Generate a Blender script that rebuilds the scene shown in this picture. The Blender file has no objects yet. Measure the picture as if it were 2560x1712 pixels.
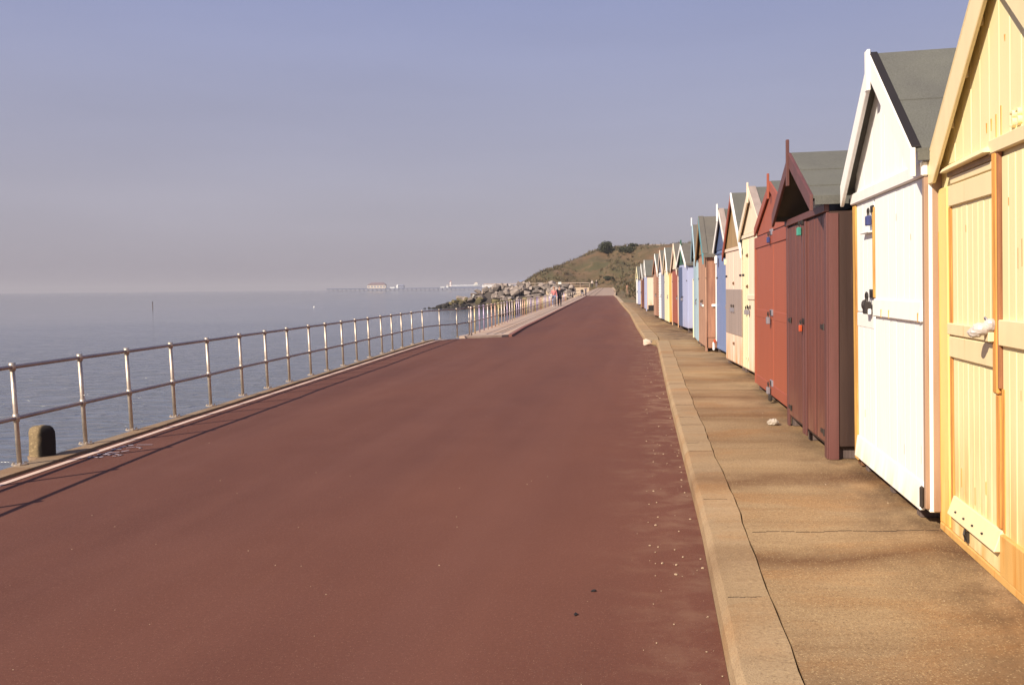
import bpy, bmesh, math, random
from mathutils import Vector, Matrix
from math import radians, sin, cos, tan, atan2, pi
RND = random.Random(11)
scn = bpy.context.scene
COL = scn.collection

# ------------------------------------------------------------------ helpers
def lerp(pts, y):
    if y <= pts[0][0]:
        a, b = pts[0], pts[1]
    elif y >= pts[-1][0]:
        a, b = pts[-2], pts[-1]
    else:
        for a, b in zip(pts, pts[1:]):
            if a[0] <= y <= b[0]:
                break
    t = (y-a[0])/(b[0]-a[0])
    return a[1]+(b[1]-a[1])*t

def tag(o, label=None, cat=None, group=None, kind=None):
    if label: o['label'] = label
    if cat: o['category'] = cat
    if group: o['group'] = group
    if kind: o['kind'] = kind
    return o

def empty(name, loc, rz=0.0, rx=0.0):
    o = bpy.data.objects.new(name, None)
    o.empty_display_size = .2
    o.location = loc
    o.rotation_euler = (rx, 0, rz)
    COL.objects.link(o)
    return o

def obj(name, bm, mat, parent=None, smooth=False, bevel=0.0):
    me = bpy.data.meshes.new(name)
    bmesh.ops.recalc_face_normals(bm, faces=bm.faces)
    bm.to_mesh(me); bm.free()
    for m in (mat if isinstance(mat, (list, tuple)) else [mat]):
        me.materials.append(m)
    if smooth:
        me.polygons.foreach_set('use_smooth', [True]*len(me.polygons))
    o = bpy.data.objects.new(name, me)
    COL.objects.link(o)
    if parent is not None: o.parent = parent
    if bevel:
        b = o.modifiers.new('bevel', 'BEVEL'); b.width = bevel; b.segments = 1
        b.limit_method = 'ANGLE'; b.angle_limit = radians(40)
    return o

def NB(): return bmesh.new()

def hexa(bm, p):
    """p: 8 points, bottom ring then top ring"""
    v = [bm.verts.new(q) for q in p]
    for f in ((0,1,2,3),(4,5,6,7),(0,1,5,4),(1,2,6,5),(2,3,7,6),(3,0,4,7)):
        bm.faces.new([v[i] for i in f])
    return v

def box(bm, x0, x1, y0, y1, z0, z1):
    return hexa(bm, [(x0,y0,z0),(x1,y0,z0),(x1,y1,z0),(x0,y1,z0),(x0,y0,z1),(x1,y0,z1),(x1,y1,z1),(x0,y1,z1)])

def prism_xz(bm, pts, y0, y1):
    a = [bm.verts.new((x,y0,z)) for x,z in pts]
    b = [bm.verts.new((x,y1,z)) for x,z in pts]
    n = len(pts)
    bm.faces.new(a); bm.faces.new(b[::-1])
    for i in range(n):
        bm.faces.new([a[i], a[(i+1)%n], b[(i+1)%n], b[i]])

def tube(bm, pts, r, n=8, cap=True):
    """swept tube along points; r number or list"""
    pts = [Vector(p) for p in pts]
    rings = []
    for i, p in enumerate(pts):
        d = (pts[min(i+1, len(pts)-1)]-pts[max(i-1, 0)]).normalized()
        u = d.cross(Vector((0,0,1)))
        if u.length < 1e-3: u = Vector((1,0,0))
        u.normalize(); w = d.cross(u)
        rr = r[i] if isinstance(r, (list, tuple)) else r
        rings.append([bm.verts.new(p+(u*cos(2*pi*k/n)+w*sin(2*pi*k/n))*rr) for k in range(n)])
    for a, b in zip(rings, rings[1:]):
        for k in range(n):
            bm.faces.new([a[k], a[(k+1)%n], b[(k+1)%n], b[k]])
    if cap:
        bm.faces.new(rings[0][::-1]); bm.faces.new(rings[-1])

def ball(bm, c, r, seg=10, rings=6, scale=(1,1,1)):
    m = Matrix.Translation(c) @ Matrix.Diagonal((r*scale[0], r*scale[1], r*scale[2], 1))
    bmesh.ops.create_uvsphere(bm, u_segments=seg, v_segments=rings, radius=1, matrix=m)

def cyl(bm, c, r, h, n=12, r2=None):
    bmesh.ops.create_cone(bm, cap_ends=True, segments=n, radius1=r, radius2=r if r2 is None else r2, depth=h,
                          matrix=Matrix.Translation((c[0], c[1], c[2]+h/2)))

# ------------------------------------------------------------------ materials
class NT:
    def __init__(s, name):
        s.m = bpy.data.materials.new(name); s.m.use_nodes = True
        s.t = s.m.node_tree; s.t.nodes.clear()
        s.out = s.t.nodes.new('ShaderNodeOutputMaterial')
        s.b = s.t.nodes.new('ShaderNodeBsdfPrincipled')
        s.t.links.new(s.b.outputs[0], s.out.inputs[0])
    def n(s, typ, **kw):
        nd = s.t.nodes.new(typ)
        for k, v in kw.items():
            if k.startswith('i_'):
                nd.inputs[k[2:].replace('_', ' ')].default_value = v
            else: setattr(nd, k, v)
        return nd
    def l(s, a, b): s.t.links.new(a, b)
    def coord(s, kind='Object', scale=(1,1,1)):
        tc = s.n('ShaderNodeTexCoord'); mp = s.n('ShaderNodeMapping')
        mp.inputs['Scale'].default_value = scale
        s.l(tc.outputs[kind], mp.inputs['Vector'])
        return mp.outputs[0]
    def noise(s, vec, scale, detail=4, rough=.55, dist=0):
        nd = s.n('ShaderNodeTexNoise')
        nd.inputs['Scale'].default_value = scale; nd.inputs['Detail'].default_value = detail
        nd.inputs['Roughness'].default_value = rough; nd.inputs['Distortion'].default_value = dist
        s.l(vec, nd.inputs['Vector'])
        return nd.outputs['Fac']
    def ramp(s, fac, stops):
        r = s.n('ShaderNodeValToRGB')
        el = r.color_ramp.elements
        while len(el) < len(stops): el.new(.5)
        for e, (p, c) in zip(el, stops):
            e.position = p
            e.color = (c, c, c, 1) if isinstance(c, (int, float)) else (*c, 1)
        s.l(fac, r.inputs[0])
        return r.outputs[0]
    def mix(s, fac, a, b, mode='MIX'):
        m = s.n('ShaderNodeMix', data_type='RGBA', blend_type=mode)
        for sock, v in ((m.inputs[0], fac), (m.inputs[6], a), (m.inputs[7], b)):
            if hasattr(v, 'links'): s.l(v, sock)
            elif isinstance(v, (int, float)): sock.default_value = v
            else: sock.default_value = (*v, 1)
        return m.outputs[2]
    def math(s, op, a, b=0.0, c=0.0):
        m = s.n('ShaderNodeMath', operation=op)
        for sock, v in zip(m.inputs, (a, b, c)):
            if hasattr(v, 'links'): s.l(v, sock)
            else: sock.default_value = v
        return m.outputs[0]
    def bump(s, h, strength=.3, dist=.01):
        b = s.n('ShaderNodeBump'); b.inputs['Strength'].default_value = strength
        b.inputs['Distance'].default_value = dist
        s.l(h, b.inputs['Height']); s.l(b.outputs[0], s.b.inputs['Normal'])
    def base(s, c):
        if hasattr(c, 'links'): s.l(c, s.b.inputs['Base Color'])
        else: s.b.inputs['Base Color'].default_value = (*c, 1)
    def rough(s, r):
        if hasattr(r, 'links'): s.l(r, s.b.inputs['Roughness'])
        else: s.b.inputs['Roughness'].default_value = r

def plain(name, c, rough=.6, metal=0.0, var=.15):
    k = NT(name)
    n = k.noise(k.coord(), 6, 5)
    k.base(k.mix(k.ramp(n, [(.3, 0), (.7, 1)]), tuple(x*(1-var) for x in c), tuple(min(1, x*(1+var)) for x in c)))
    k.rough(rough); k.b.inputs['Metallic'].default_value = metal
    return k.m

def paint(name, c, stain=None, amt=.0, low=0.0, lowc=None, var=.10, rough=.5, flake=0.0, flakec=(.3,.24,.17)):
    """weathered painted wood: vertical streaks, optional stains that grow towards the foot, optional flaked patches"""
    k = NT(name)
    v = k.coord(scale=(9, 9, .7))
    n1 = k.noise(v, 1.0, 5, .6)
    col = k.mix(k.ramp(n1, [(.3, 0), (.72, 1)]), tuple(x*(1-var) for x in c), tuple(min(.85, x*(1+var*.6)) for x in c))
    if stain:
        n2 = k.noise(k.coord(scale=(16, 16, .8)), 1.0, 6, .62)
        col = k.mix(k.ramp(n2, [(.66-amt*.35, 0), (.80-amt*.2, 1)]), col, stain)
    if low:
        tc = k.n('ShaderNodeTexCoord'); sx = k.n('ShaderNodeSeparateXYZ'); k.l(tc.outputs['Object'], sx.inputs[0])
        mr = k.n('ShaderNodeMapRange'); mr.inputs[1].default_value = low; mr.inputs[2].default_value = 0.05
        mr.inputs[3].default_value = 0; mr.inputs[4].default_value = 1
        k.l(sx.outputs['Z'], mr.inputs[0])
        n3 = k.noise(k.coord(scale=(7, 7, 1.2)), 1.0, 5, .6)
        m = k.math('MULTIPLY', mr.outputs[0], k.ramp(n3, [(.38, 0), (.62, 1)]))
        col = k.mix(m, col, lowc or stain)
    if flake:
        n4 = k.noise(k.coord(scale=(5, 5, 2.2)), 2.2, 8, .7, .6)
        col = k.mix(k.ramp(n4, [(.70-flake*.3, 0), (.72-flake*.3, 1)]), col, flakec)
    k.base(col)
    k.rough(rough)
    g = k.noise(k.coord(scale=(60, 60, 2.0)), 1.0, 4, .6)
    k.bump(g, .25, .004)
    return k.m

def felt(name, c):
    k = NT(name)
    n = k.noise(k.coord(), 1.6, 6, .65); f = k.noise(k.coord(), 160, 2, .5)
    a = k.mix(k.ramp(n, [(.3, 0), (.7, 1)]), tuple(x*.75 for x in c), (c[0]*1.15, c[1]*1.18, c[2]*1.08))
    k.base(k.mix(.25, a, k.ramp(f, [(.35, .02), (.65, .2)])))
    k.rough(.9); k.bump(f, .3, .004)
    return k.m

def bare_wood(name, c, dark, scale=9):
    k = NT(name)
    n = k.noise(k.coord(scale=(scale*2.6, scale*2.6, .9)), 1.0, 7, .68, .4)
    k.base(k.mix(k.ramp(n, [(.34, 0), (.60, 1)]), dark, c))
    k.rough(.8); k.bump(n, .6, .008)
    return k.m

# --- named colours
M = {}
CREAM = (.70, .53, .20)
M['yellow_paint'] = paint('yellow_paint', (.80, .69, .38), (.68, .44, .18), .04, .85, (.66, .34, .08), var=.05)
M['yellow_trim'] = paint('yellow_trim', (.78, .63, .37), (.62, .38, .15), .03, var=.06)
M['yellow_post'] = paint('yellow_post', (.74, .58, .20), (.62, .36, .08), .03, .8, (.68, .38, .07), var=.06)
M['orange_wood'] = bare_wood('orange_wood', (.74, .36, .08), (.34, .12, .03))
M['dark_mullion'] = bare_wood('dark_mullion', (.34, .14, .06), (.17, .065, .03))
M['orange_plinth'] = paint('orange_plinth', (.66, .38, .12), (.56, .22, .03), .32, var=.15)
M['white_paint'] = paint('white_paint', (.84, .83, .80), (.72, .58, .34), .0, .30, (.74, .62, .42), var=.05)
M['white_trim'] = paint('white_trim', (.83, .80, .76), (.55, .40, .25), .02, var=.05)
M['gold_wood'] = bare_wood('gold_wood', (.72, .42, .10), (.30, .12, .03))
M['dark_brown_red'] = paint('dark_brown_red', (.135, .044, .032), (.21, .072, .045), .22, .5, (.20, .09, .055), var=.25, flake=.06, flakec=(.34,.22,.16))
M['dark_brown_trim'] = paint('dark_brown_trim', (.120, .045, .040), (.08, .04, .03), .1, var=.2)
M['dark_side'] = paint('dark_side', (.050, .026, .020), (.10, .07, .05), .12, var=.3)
M['near_black'] = plain('near_black', (.012, .008, .008), .7)
M['red_paint'] = paint('red_paint', (.33, .082, .040), (.26, .062, .034), .05, var=.08)
M['red_trim'] = paint('red_trim', (.31, .076, .042), None, var=.12)
M['cream_paint'] = paint('cream_paint', (.74, .61, .46), (.60, .38, .20), .06, .5, (.60, .34, .14), var=.06)
M['pale_yellow'] = paint('pale_yellow', (.78, .70, .44), (.62, .44, .22), .03, var=.06)
M['pink_cream'] = paint('pink_cream', (.74, .57, .45), (.56, .32, .16), .08, .8, (.58, .28, .10), var=.06)
M['grey_panel'] = paint('grey_panel', (.33, .26, .23), (.22, .16, .13), .15, var=.2, flake=.15, flakec=(.24,.18,.15))
M['blue_paint'] = paint('blue_paint', (.16, .22, .40), None, .0, var=.06)
M['dark_blue'] = paint('dark_blue', (.07, .10, .20), None, .0, var=.1)
M['teal_paint'] = paint('teal_paint', (.09, .27, .31), None, .0, var=.1)
M['light_blue'] = paint('light_blue', (.33, .45, .52), None, .0, var=.08)
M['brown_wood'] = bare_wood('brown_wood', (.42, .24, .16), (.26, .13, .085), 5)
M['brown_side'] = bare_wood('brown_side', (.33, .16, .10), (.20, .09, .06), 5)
M['lilac_paint'] = paint('lilac_paint', (.37, .40, .58), (.28, .32, .48), .1, .5, (.36,.32,.40), var=.08)
M['green_paint'] = paint('green_paint', (.03, .10, .06), None, .0, var=.1)
M['beige_side'] = paint('beige_side', (.52, .40, .32), None, .0, var=.1)
M['worn_edge'] = paint('worn_edge', (.34, .215, .145), (.24, .13, .08), .25, .6, (.22,.11,.06), var=.15)
M['blue_grey'] = paint('blue_grey', (.24, .25, .33), None, .0, var=.1)
M['felt'] = felt('felt', (.105, .100, .088))
M['felt_warm'] = felt('felt_warm', (.125, .105, .09))
M['iron'] = plain('iron', (.06, .05, .045), .5, .6)
M['rust'] = plain('rust', (.16, .07, .03), .8)
M['brass'] = plain('brass', (.45, .30, .12), .35, .8)
M['lock_blue'] = plain('lock_blue', (.04, .05, .16), .4)
M['lock_green'] = plain('lock_green', (.05, .25, .19), .4)
M['lock_red'] = plain('lock_red', (.45, .07, .02), .4)
M['lock_grey'] = plain('lock_grey', (.30, .28, .32), .4, .4)
M['bag'] = plain('bag', (.46, .41, .385), .28)
M['white_plastic'] = plain('white_plastic', (.78, .76, .74), .4)
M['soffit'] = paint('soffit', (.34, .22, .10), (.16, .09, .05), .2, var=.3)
M['skid'] = bare_wood('skid', (.13, .09, .08), (.05, .035, .03))

def steel():
    k = NT('galvanised_steel')
    n = k.noise(k.coord(), 30, 4, .6)
    k.base(k.mix(k.ramp(n, [(.3, 0), (.7, 1)]), (.42, .345, .28), (.56, .47, .39)))
    k.b.inputs['Metallic'].default_value = .55
    k.rough(k.ramp(n, [(.2, .36), (.8, .52)]))
    return k.m
M['steel'] = steel()
M['rail_steel'] = plain('rail_steel', (.33, .26, .24), .40, .75)
for nm_, c_ in (('steel_violet', (.40, .31, .44)), ('steel_ochre', (.55, .43, .24)), ('steel_orange', (.56, .34, .25)), ('steel_pale', (.58, .46, .42))): M[nm_] = plain(nm_, c_, .4, .3)
M['steel_dark'] = plain('steel_dark', (.22, .15, .14), .45, .5)

def asphalt():
    k = NT('red_asphalt')
    uv = k.n('ShaderNodeTexCoord').outputs['UV']
    def mapped(sc):
        mp = k.n('ShaderNodeMapping'); mp.inputs['Scale'].default_value = sc; k.l(uv, mp.inputs[0]); return mp.outputs[0]
    big = k.noise(mapped((.55, .10, 1)), 1.0, 5, .6, .5)
    mid = k.noise(mapped((1.3, 1.0, 1)), 1.0, 6, .65)
    fine = k.noise(mapped((1, 1, 1)), 210, 3, .7)
    col = k.mix(k.ramp(big, [(.30, 0), (.70, 1)]), (.096, .034, .0225), (.122, .045, .030))
    col = k.mix(k.ramp(mid, [(.42, 0), (.75, .55)]), col, (.150, .060, .042))
    col = k.mix(k.ramp(fine, [(.32, .8), (.52, 0)]), col, (.055, .021, .018))
    col = k.mix(k.ramp(fine, [(.55, 0), (.75, .5)]), col, (.24, .12, .095))
    gr = k.noise(mapped((1, 1, 1)), 55, 5, .85)
    col = k.mix(k.ramp(gr, [(.30, .75), (.50, 0)]), col, (.050, .018, .014))
    col = k.mix(k.ramp(gr, [(.54, 0), (.72, .55)]), col, (.215, .100, .070))
    vo = k.n('ShaderNodeTexVoronoi'); vo.inputs['Scale'].default_value = 105; k.l(mapped((1,1,1)), vo.inputs['Vector'])
    wn = k.n('ShaderNodeTexWhiteNoise'); k.l(vo.outputs['Position'], wn.inputs['Vector'])
    chips = k.math('MULTIPLY', k.ramp(vo.outputs['Distance'], [(.20, 1), (.34, 0)]), k.ramp(wn.outputs[0], [(.80, 0), (.86, 1)]))
    col = k.mix(k.math('MULTIPLY', chips, .38), col, (.42, .28, .19))
    # blown sand lying along the kerb (u = metres from the kerb)
    sx = k.n('ShaderNodeSeparateXYZ'); k.l(uv, sx.inputs[0])
    edge = k.n('ShaderNodeMapRange'); edge.inputs[1].default_value = .75; edge.inputs[2].default_value = 0.0
    k.l(sx.outputs['X'], edge.inputs[0])
    sn = k.noise(mapped((1.2, 1.6, 1)), 2.2, 7, .66, .3)
    sm = k.math('MULTIPLY', edge.outputs[0], k.ramp(sn, [(.47, 0), (.66, 1)]))
    far = k.n('ShaderNodeMapRange'); far.inputs[1].default_value = 4; far.inputs[2].default_value = 13
    far.inputs[3].default_value = .35; k.l(sx.outputs['Y'], far.inputs[0])
    sm = k.math('MULTIPLY', sm, far.outputs[0])
    col = k.mix(k.math('MULTIPLY', sm, .85), col, (.36, .245, .16))
    lw = k.noise(mapped((1.1, .035, 1)), 1.0, 5, .6)
    col = k.mix(k.ramp(lw, [(.45, 0), (.72, .38)]), col, (.175, .078, .058))
    # old oil and rust marks
    on = k.noise(mapped((.8, .8, 1)), .9, 4, .5)
    col = k.mix(k.ramp(on, [(.72, 0), (.78, .35)]), col, (.10, .03, .018))
    light_falloff = k.n('ShaderNodeMapRange'); light_falloff.inputs[1].default_value = 7; light_falloff.inputs[2].default_value = .6; k.l(sx.outputs['X'], light_falloff.inputs[0])
    col = k.mix(k.math('MULTIPLY', light_falloff.outputs[0], k.ramp(big, [(.25, .25), (.7, .6)])), col, (.170, .066, .043))  # light falloff from kerb to sea side, put into the road colour
    k.base(col); k.b.inputs['Specular IOR Level'].default_value = .18
    k.rough(k.ramp(big, [(.3, .72), (.7, .85)]))
    k.bump(fine, .35, .006)
    return k.m
M['asphalt'] = asphalt()

def concrete(name, c1, c2, bands=None, agg=.5, warp=.25):
    k = NT(name)
    uv = k.n('ShaderNodeTexCoord').outputs['UV']
    def mapped(sc):
        mp = k.n('ShaderNodeMapping'); mp.inputs['Scale'].default_value = sc; k.l(uv, mp.inputs[0]); return mp.outputs[0]
    big = k.noise(mapped((.45, 1.3, 1)), 1.0, 6, .62, .4)
    col = k.mix(k.ramp(big, [(.28, 0), (.72, 1)]), c1, c2)
    st = k.noise(mapped((.35, 3.0, 1)), 1.0, 5, .6, .2)
    col = k.mix(k.ramp(st, [(.50, 0), (.75, .55)]), col, (c1[0]*.62, c1[1]*.50, c1[2]*.42))
    og = k.noise(mapped((.5, .9, 1)), 1.3, 6, .65, .5)
    col = k.mix(k.ramp(og, [(.50, 0), (.68, .6)]), col, (c2[0]*.86, c2[1]*.58, c2[2]*.34))
    gr = k.noise(mapped((1, 1, 1)), 46, 6, .9)
    col = k.mix(k.ramp(gr, [(.54, 0), (.72, .55)]), col, (.52, .38, .22))
    col = k.mix(k.ramp(gr, [(.30, .85), (.50, 0)]), col, (c1[0]*.55, c1[1]*.52, c1[2]*.5))
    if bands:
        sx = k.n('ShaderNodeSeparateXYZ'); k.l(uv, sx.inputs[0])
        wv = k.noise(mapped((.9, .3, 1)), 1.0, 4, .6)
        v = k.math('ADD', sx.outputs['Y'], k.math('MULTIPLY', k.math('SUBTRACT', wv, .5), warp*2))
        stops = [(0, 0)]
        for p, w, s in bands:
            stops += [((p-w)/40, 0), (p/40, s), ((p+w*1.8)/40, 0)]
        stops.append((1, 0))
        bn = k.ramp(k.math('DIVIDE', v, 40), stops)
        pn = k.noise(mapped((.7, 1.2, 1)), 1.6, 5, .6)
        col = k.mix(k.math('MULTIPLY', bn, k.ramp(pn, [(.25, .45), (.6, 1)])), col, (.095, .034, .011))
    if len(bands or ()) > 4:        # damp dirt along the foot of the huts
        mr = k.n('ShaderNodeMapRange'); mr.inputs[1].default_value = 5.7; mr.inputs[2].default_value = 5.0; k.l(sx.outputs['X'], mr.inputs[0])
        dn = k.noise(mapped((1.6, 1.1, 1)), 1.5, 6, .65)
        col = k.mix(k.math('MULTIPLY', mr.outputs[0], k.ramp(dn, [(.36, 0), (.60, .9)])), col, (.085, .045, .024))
    vo = k.n('ShaderNodeTexVoronoi'); vo.inputs['Scale'].default_value = 88; k.l(mapped((1, 1, 1)), vo.inputs['Vector'])
    wn = k.n('ShaderNodeTexWhiteNoise'); k.l(vo.outputs['Position'], wn.inputs['Vector'])
    peb = k.math('MULTIPLY', k.ramp(vo.outputs['Distance'], [(.25, 1), (.45, 0)]), k.ramp(wn.outputs[0], [(.62, 0), (.75, 1)]))
    col = k.mix(k.math('MULTIPLY', peb, agg), col, (.50, .36, .19))
    dk = k.math('MULTIPLY', k.ramp(vo.outputs['Distance'], [(.25, 1), (.45, 0)]), k.ramp(wn.outputs[0], [(.22, 1), (.32, 0)]))
    col = k.mix(k.math('MULTIPLY', dk, agg), col, (.10, .062, .034))
    k.base(col); k.rough(.85); k.b.inputs['Specular IOR Level'].default_value = .25
    f = k.noise(mapped((1, 1, 1)), 120, 4, .65)
    k.bump(f, .45, .006)
    return k.m
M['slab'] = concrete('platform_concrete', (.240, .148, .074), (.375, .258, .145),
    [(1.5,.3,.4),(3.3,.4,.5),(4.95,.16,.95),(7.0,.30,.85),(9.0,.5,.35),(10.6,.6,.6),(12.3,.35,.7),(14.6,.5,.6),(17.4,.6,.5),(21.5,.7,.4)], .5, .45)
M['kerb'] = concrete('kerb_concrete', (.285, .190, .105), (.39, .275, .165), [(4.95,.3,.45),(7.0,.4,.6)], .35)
M['coping'] = concrete('coping_concrete', (.19, .125, .080), (.30, .215, .145), None, .3)
M['apron'] = concrete('pale_concrete', (.40, .29, .235), (.50, .38, .31), None, .1)
M['ramp'] = concrete('ramp_concrete', (.28, .20, .165), (.38, .29, .24), None, .1)
M['wall_conc'] = concrete('wall_concrete', (.36, .26, .18), (.48, .37, .27), None, .15)
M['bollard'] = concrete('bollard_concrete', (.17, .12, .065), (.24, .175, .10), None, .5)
def shaded_side(m):  # blackens the side turned from the sun: shade put into the colour
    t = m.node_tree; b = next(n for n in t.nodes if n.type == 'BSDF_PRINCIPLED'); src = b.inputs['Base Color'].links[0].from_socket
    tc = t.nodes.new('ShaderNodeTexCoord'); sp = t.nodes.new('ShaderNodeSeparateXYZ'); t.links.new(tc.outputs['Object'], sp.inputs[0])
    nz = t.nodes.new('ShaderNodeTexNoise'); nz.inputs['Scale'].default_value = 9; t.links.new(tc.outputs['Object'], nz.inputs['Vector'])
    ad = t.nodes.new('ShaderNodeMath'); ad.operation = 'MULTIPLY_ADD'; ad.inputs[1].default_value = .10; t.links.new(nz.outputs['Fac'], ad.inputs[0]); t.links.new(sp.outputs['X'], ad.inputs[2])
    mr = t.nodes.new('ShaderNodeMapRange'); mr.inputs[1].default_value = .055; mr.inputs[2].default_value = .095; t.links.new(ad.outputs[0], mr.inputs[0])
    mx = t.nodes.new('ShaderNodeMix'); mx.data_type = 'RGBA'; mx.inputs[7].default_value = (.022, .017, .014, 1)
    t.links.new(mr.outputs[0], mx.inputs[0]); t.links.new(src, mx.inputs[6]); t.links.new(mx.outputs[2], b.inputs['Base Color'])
shaded_side(M['bollard'])
M['line'] = paint('worn_line_paint', (.66, .47, .37), (.40, .24, .17), .12, var=.12)
M['spray'] = plain('spray_paint', (.36, .29, .32), .7)
M['joint'] = plain('joint', (.04, .022, .016), .95)
M['red_kerb'] = plain('red_kerb', (.22, .085, .065), .8)

def water():
    k = NT('sea_water')
    geo = k.n('ShaderNodeNewGeometry')
    def mapped(sc):
        mp = k.n('ShaderNodeMapping'); mp.inputs['Scale'].default_value = sc
        mp.inputs['Rotation'].default_value = (0, 0, radians(18)); k.l(geo.outputs['Position'], mp.inputs[0]); return mp.outputs[0]
    a = k.noise(mapped((.55, 1.0, 1)), 1.5, 4, .55, .2)
    b = k.noise(mapped((.35, .8, 1)), .42, 3, .5, .3)
    c = k.noise(mapped((.02, .09, 1)), .6, 3, .5)
    rg = k.noise(mapped((.50, 1.7, 1)), .95, 3, .5, .5)
    rdg = k.math('POWER', k.math('SUBTRACT', 1.0, k.math('ABSOLUTE', k.math('MULTIPLY_ADD', rg, 2.0, -1.0))), 7.0)
    h = k.math('ADD', k.math('MULTIPLY', a, .35), k.math('MULTIPLY', b, .7))
    h = k.math('ADD', h, k.math('MULTIPLY', rdg, .42))
    px = k.n('ShaderNodeSeparateXYZ'); k.l(geo.outputs['Position'], px.inputs[0])
    calm = k.n('ShaderNodeMapRange'); calm.inputs[1].default_value = -8; calm.inputs[2].default_value = -75; calm.inputs[3].default_value = 1; calm.inputs[4].default_value = .16
    k.l(px.outputs['X'], calm.inputs[0])
    far_ = k.n('ShaderNodeMapRange'); far_.inputs[1].default_value = 30; far_.inputs[2].default_value = 110; far_.inputs[3].default_value = 1; far_.inputs[4].default_value = .25
    k.l(px.outputs['Y'], far_.inputs[0])
    h = k.math('MULTIPLY', h, k.math('MULTIPLY', calm.outputs[0], far_.outputs[0]))
    patch = k.ramp(c, [(.35, .55), (.65, 1.0)])
    h = k.math('MULTIPLY', h, patch)
    k.base((.095, .108, .135)); k.rough(.10)
    k.b.inputs['IOR'].default_value = 1.33
    k.bump(h, 1.0, .26)
    return k.m
M['water'] = water()

def earth(name, cols, sc=.25):
    k = NT(name)
    geo = k.n('ShaderNodeNewGeometry').outputs['Position']
    n1 = k.noise(geo, sc, 6, .62, .6); n2 = k.noise(geo, sc*4.5, 6, .65, .3); n3 = k.noise(geo, 5.0, 5, .7)
    col = k.mix(k.ramp(n1, [(.40, 0), (.58, 1)]), cols[0], cols[1])
    col = k.mix(k.ramp(n2, [(.50, 0), (.66, .85)]), col, cols[2])
    col = k.mix(k.ramp(n3, [(.35, .45), (.6, 0)]), col, tuple(x*.45 for x in cols[1]))
    k.base(col); k.rough(.95)
    k.bump(n2, .9, .5)
    return k.m
M['hill'] = earth('hill_turf', [(.130, .072, .035), (.066, .055, .020), (.165, .095, .050)], .09)
M['ground'] = earth('sandy_turf', [(.24, .16, .085), (.12, .10, .05), (.28, .19, .10)], .12)

def rock(name, c1, c2, c3=None):
    k = NT(name)
    oi = k.n('ShaderNodeObjectInfo')
    n = k.noise(k.coord(), 2.2, 7, .65); n2 = k.noise(k.coord(), 9, 5, .7)
    col = k.mix(k.ramp(n, [(.32, 0), (.68, 1)]), c1, c2)
    col = k.mix(k.ramp(n2, [(.60, 0), (.72, .6)]), col, c3 or tuple(x*.5 for x in c1))
    hs = k.n('ShaderNodeHueSaturation')
    k.l(k.ramp(oi.outputs['Random'], [(0, .5), (1, 1.35)]), hs.inputs['Value']); k.l(col, hs.inputs['Color'])
    k.base(hs.outputs[0]); k.rough(.9); k.bump(n2, .7, .08)
    return k.m
M['rock_dry'] = rock('rock_dry', (.185, .145, .125), (.285, .230, .200))
M['rock_green'] = rock('rock_green', (.085, .070, .028), (.15, .115, .05), (.05, .05, .02))
M['rock_wet'] = rock('rock_wet', (.016, .013, .012), (.035, .028, .024))
M['rock_white'] = rock('rock_white', (.72, .66, .60), (.8, .76, .7), (.6,.55,.5))

def leaf(name, c1, c2):
    k = NT(name)
    oi = k.n('ShaderNodeNewGeometry')
    n = k.noise(oi.outputs['Position'], 1.2, 4, .6)
    col = k.mix(k.ramp(n, [(.35, 0), (.65, 1)]), c1, c2)
    hs = k.n('ShaderNodeHueSaturation')
    k.l(k.ramp(oi.outputs['Random Per Island'], [(0, .55), (1, 1.4)]), hs.inputs['Value']); k.l(col, hs.inputs['Color'])
    k.base(hs.outputs[0]); k.rough(.8)
    return k.m
M['leaf_dark'] = leaf('leaf_dark', (.028, .032, .014), (.050, .052, .020))
M['leaf_scrub'] = leaf('leaf_scrub', (.052, .048, .016), (.12, .075, .035))
M['bark'] = plain('bark', (.09, .06, .04), .9)

# ------------------------------------------------------------------ camera
F_PX, W_PX = 2250., 2560.
PITCH, ROLL, EYE = math.atan(136/2250), radians(.52), 1.65
fw = Vector((0, cos(PITCH), -sin(PITCH))); u0 = Vector((0, sin(PITCH), cos(PITCH))); r0 = Vector((1, 0, 0))
rt = cos(ROLL)*r0-sin(ROLL)*u0; up = sin(ROLL)*r0+cos(ROLL)*u0
cd = bpy.data.cameras.new('camera'); cam = bpy.data.objects.new('camera', cd); COL.objects.link(cam)
cd.sensor_width = 36; cd.lens = 36*F_PX/W_PX; cd.clip_start = .05; cd.clip_end = 30000
mw = Matrix((rt, up, -fw)).transposed().to_4x4(); mw.translation = (0, 0, EYE); cam.matrix_world = mw
scn.camera = cam

# ------------------------------------------------------------------ light and sky
SUN_EL, SUN_DIR = radians(34), Vector((-1.04, -.95, 0)).normalized()     # towards the sun, on the ground plane
ld = bpy.data.lights.new('sun', 'SUN'); ld.energy = 5.0; ld.angle = radians(.53); ld.color = (1.0, .89, .72)
lo = bpy.data.objects.new('sun', ld); COL.objects.link(lo)
sv = Vector((SUN_DIR.x*cos(SUN_EL), SUN_DIR.y*cos(SUN_EL), sin(SUN_EL)))
lo.rotation_euler = sv.to_track_quat('Z', 'Y').to_euler(); lo.location = (-20, -20, 30)
wd = bpy.data.worlds.new('World'); scn.world = wd; wd.use_nodes = True
wt = wd.node_tree; wt.nodes.clear()
wo = wt.nodes.new('ShaderNodeOutputWorld'); bg = wt.nodes.new('ShaderNodeBackground')
sky = wt.nodes.new('ShaderNodeTexSky'); sky.sky_type = 'NISHITA'; sky.sun_disc = False
sky.sun_elevation = SUN_EL; sky.sun_rotation = math.atan2(sv.x, sv.y)
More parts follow.
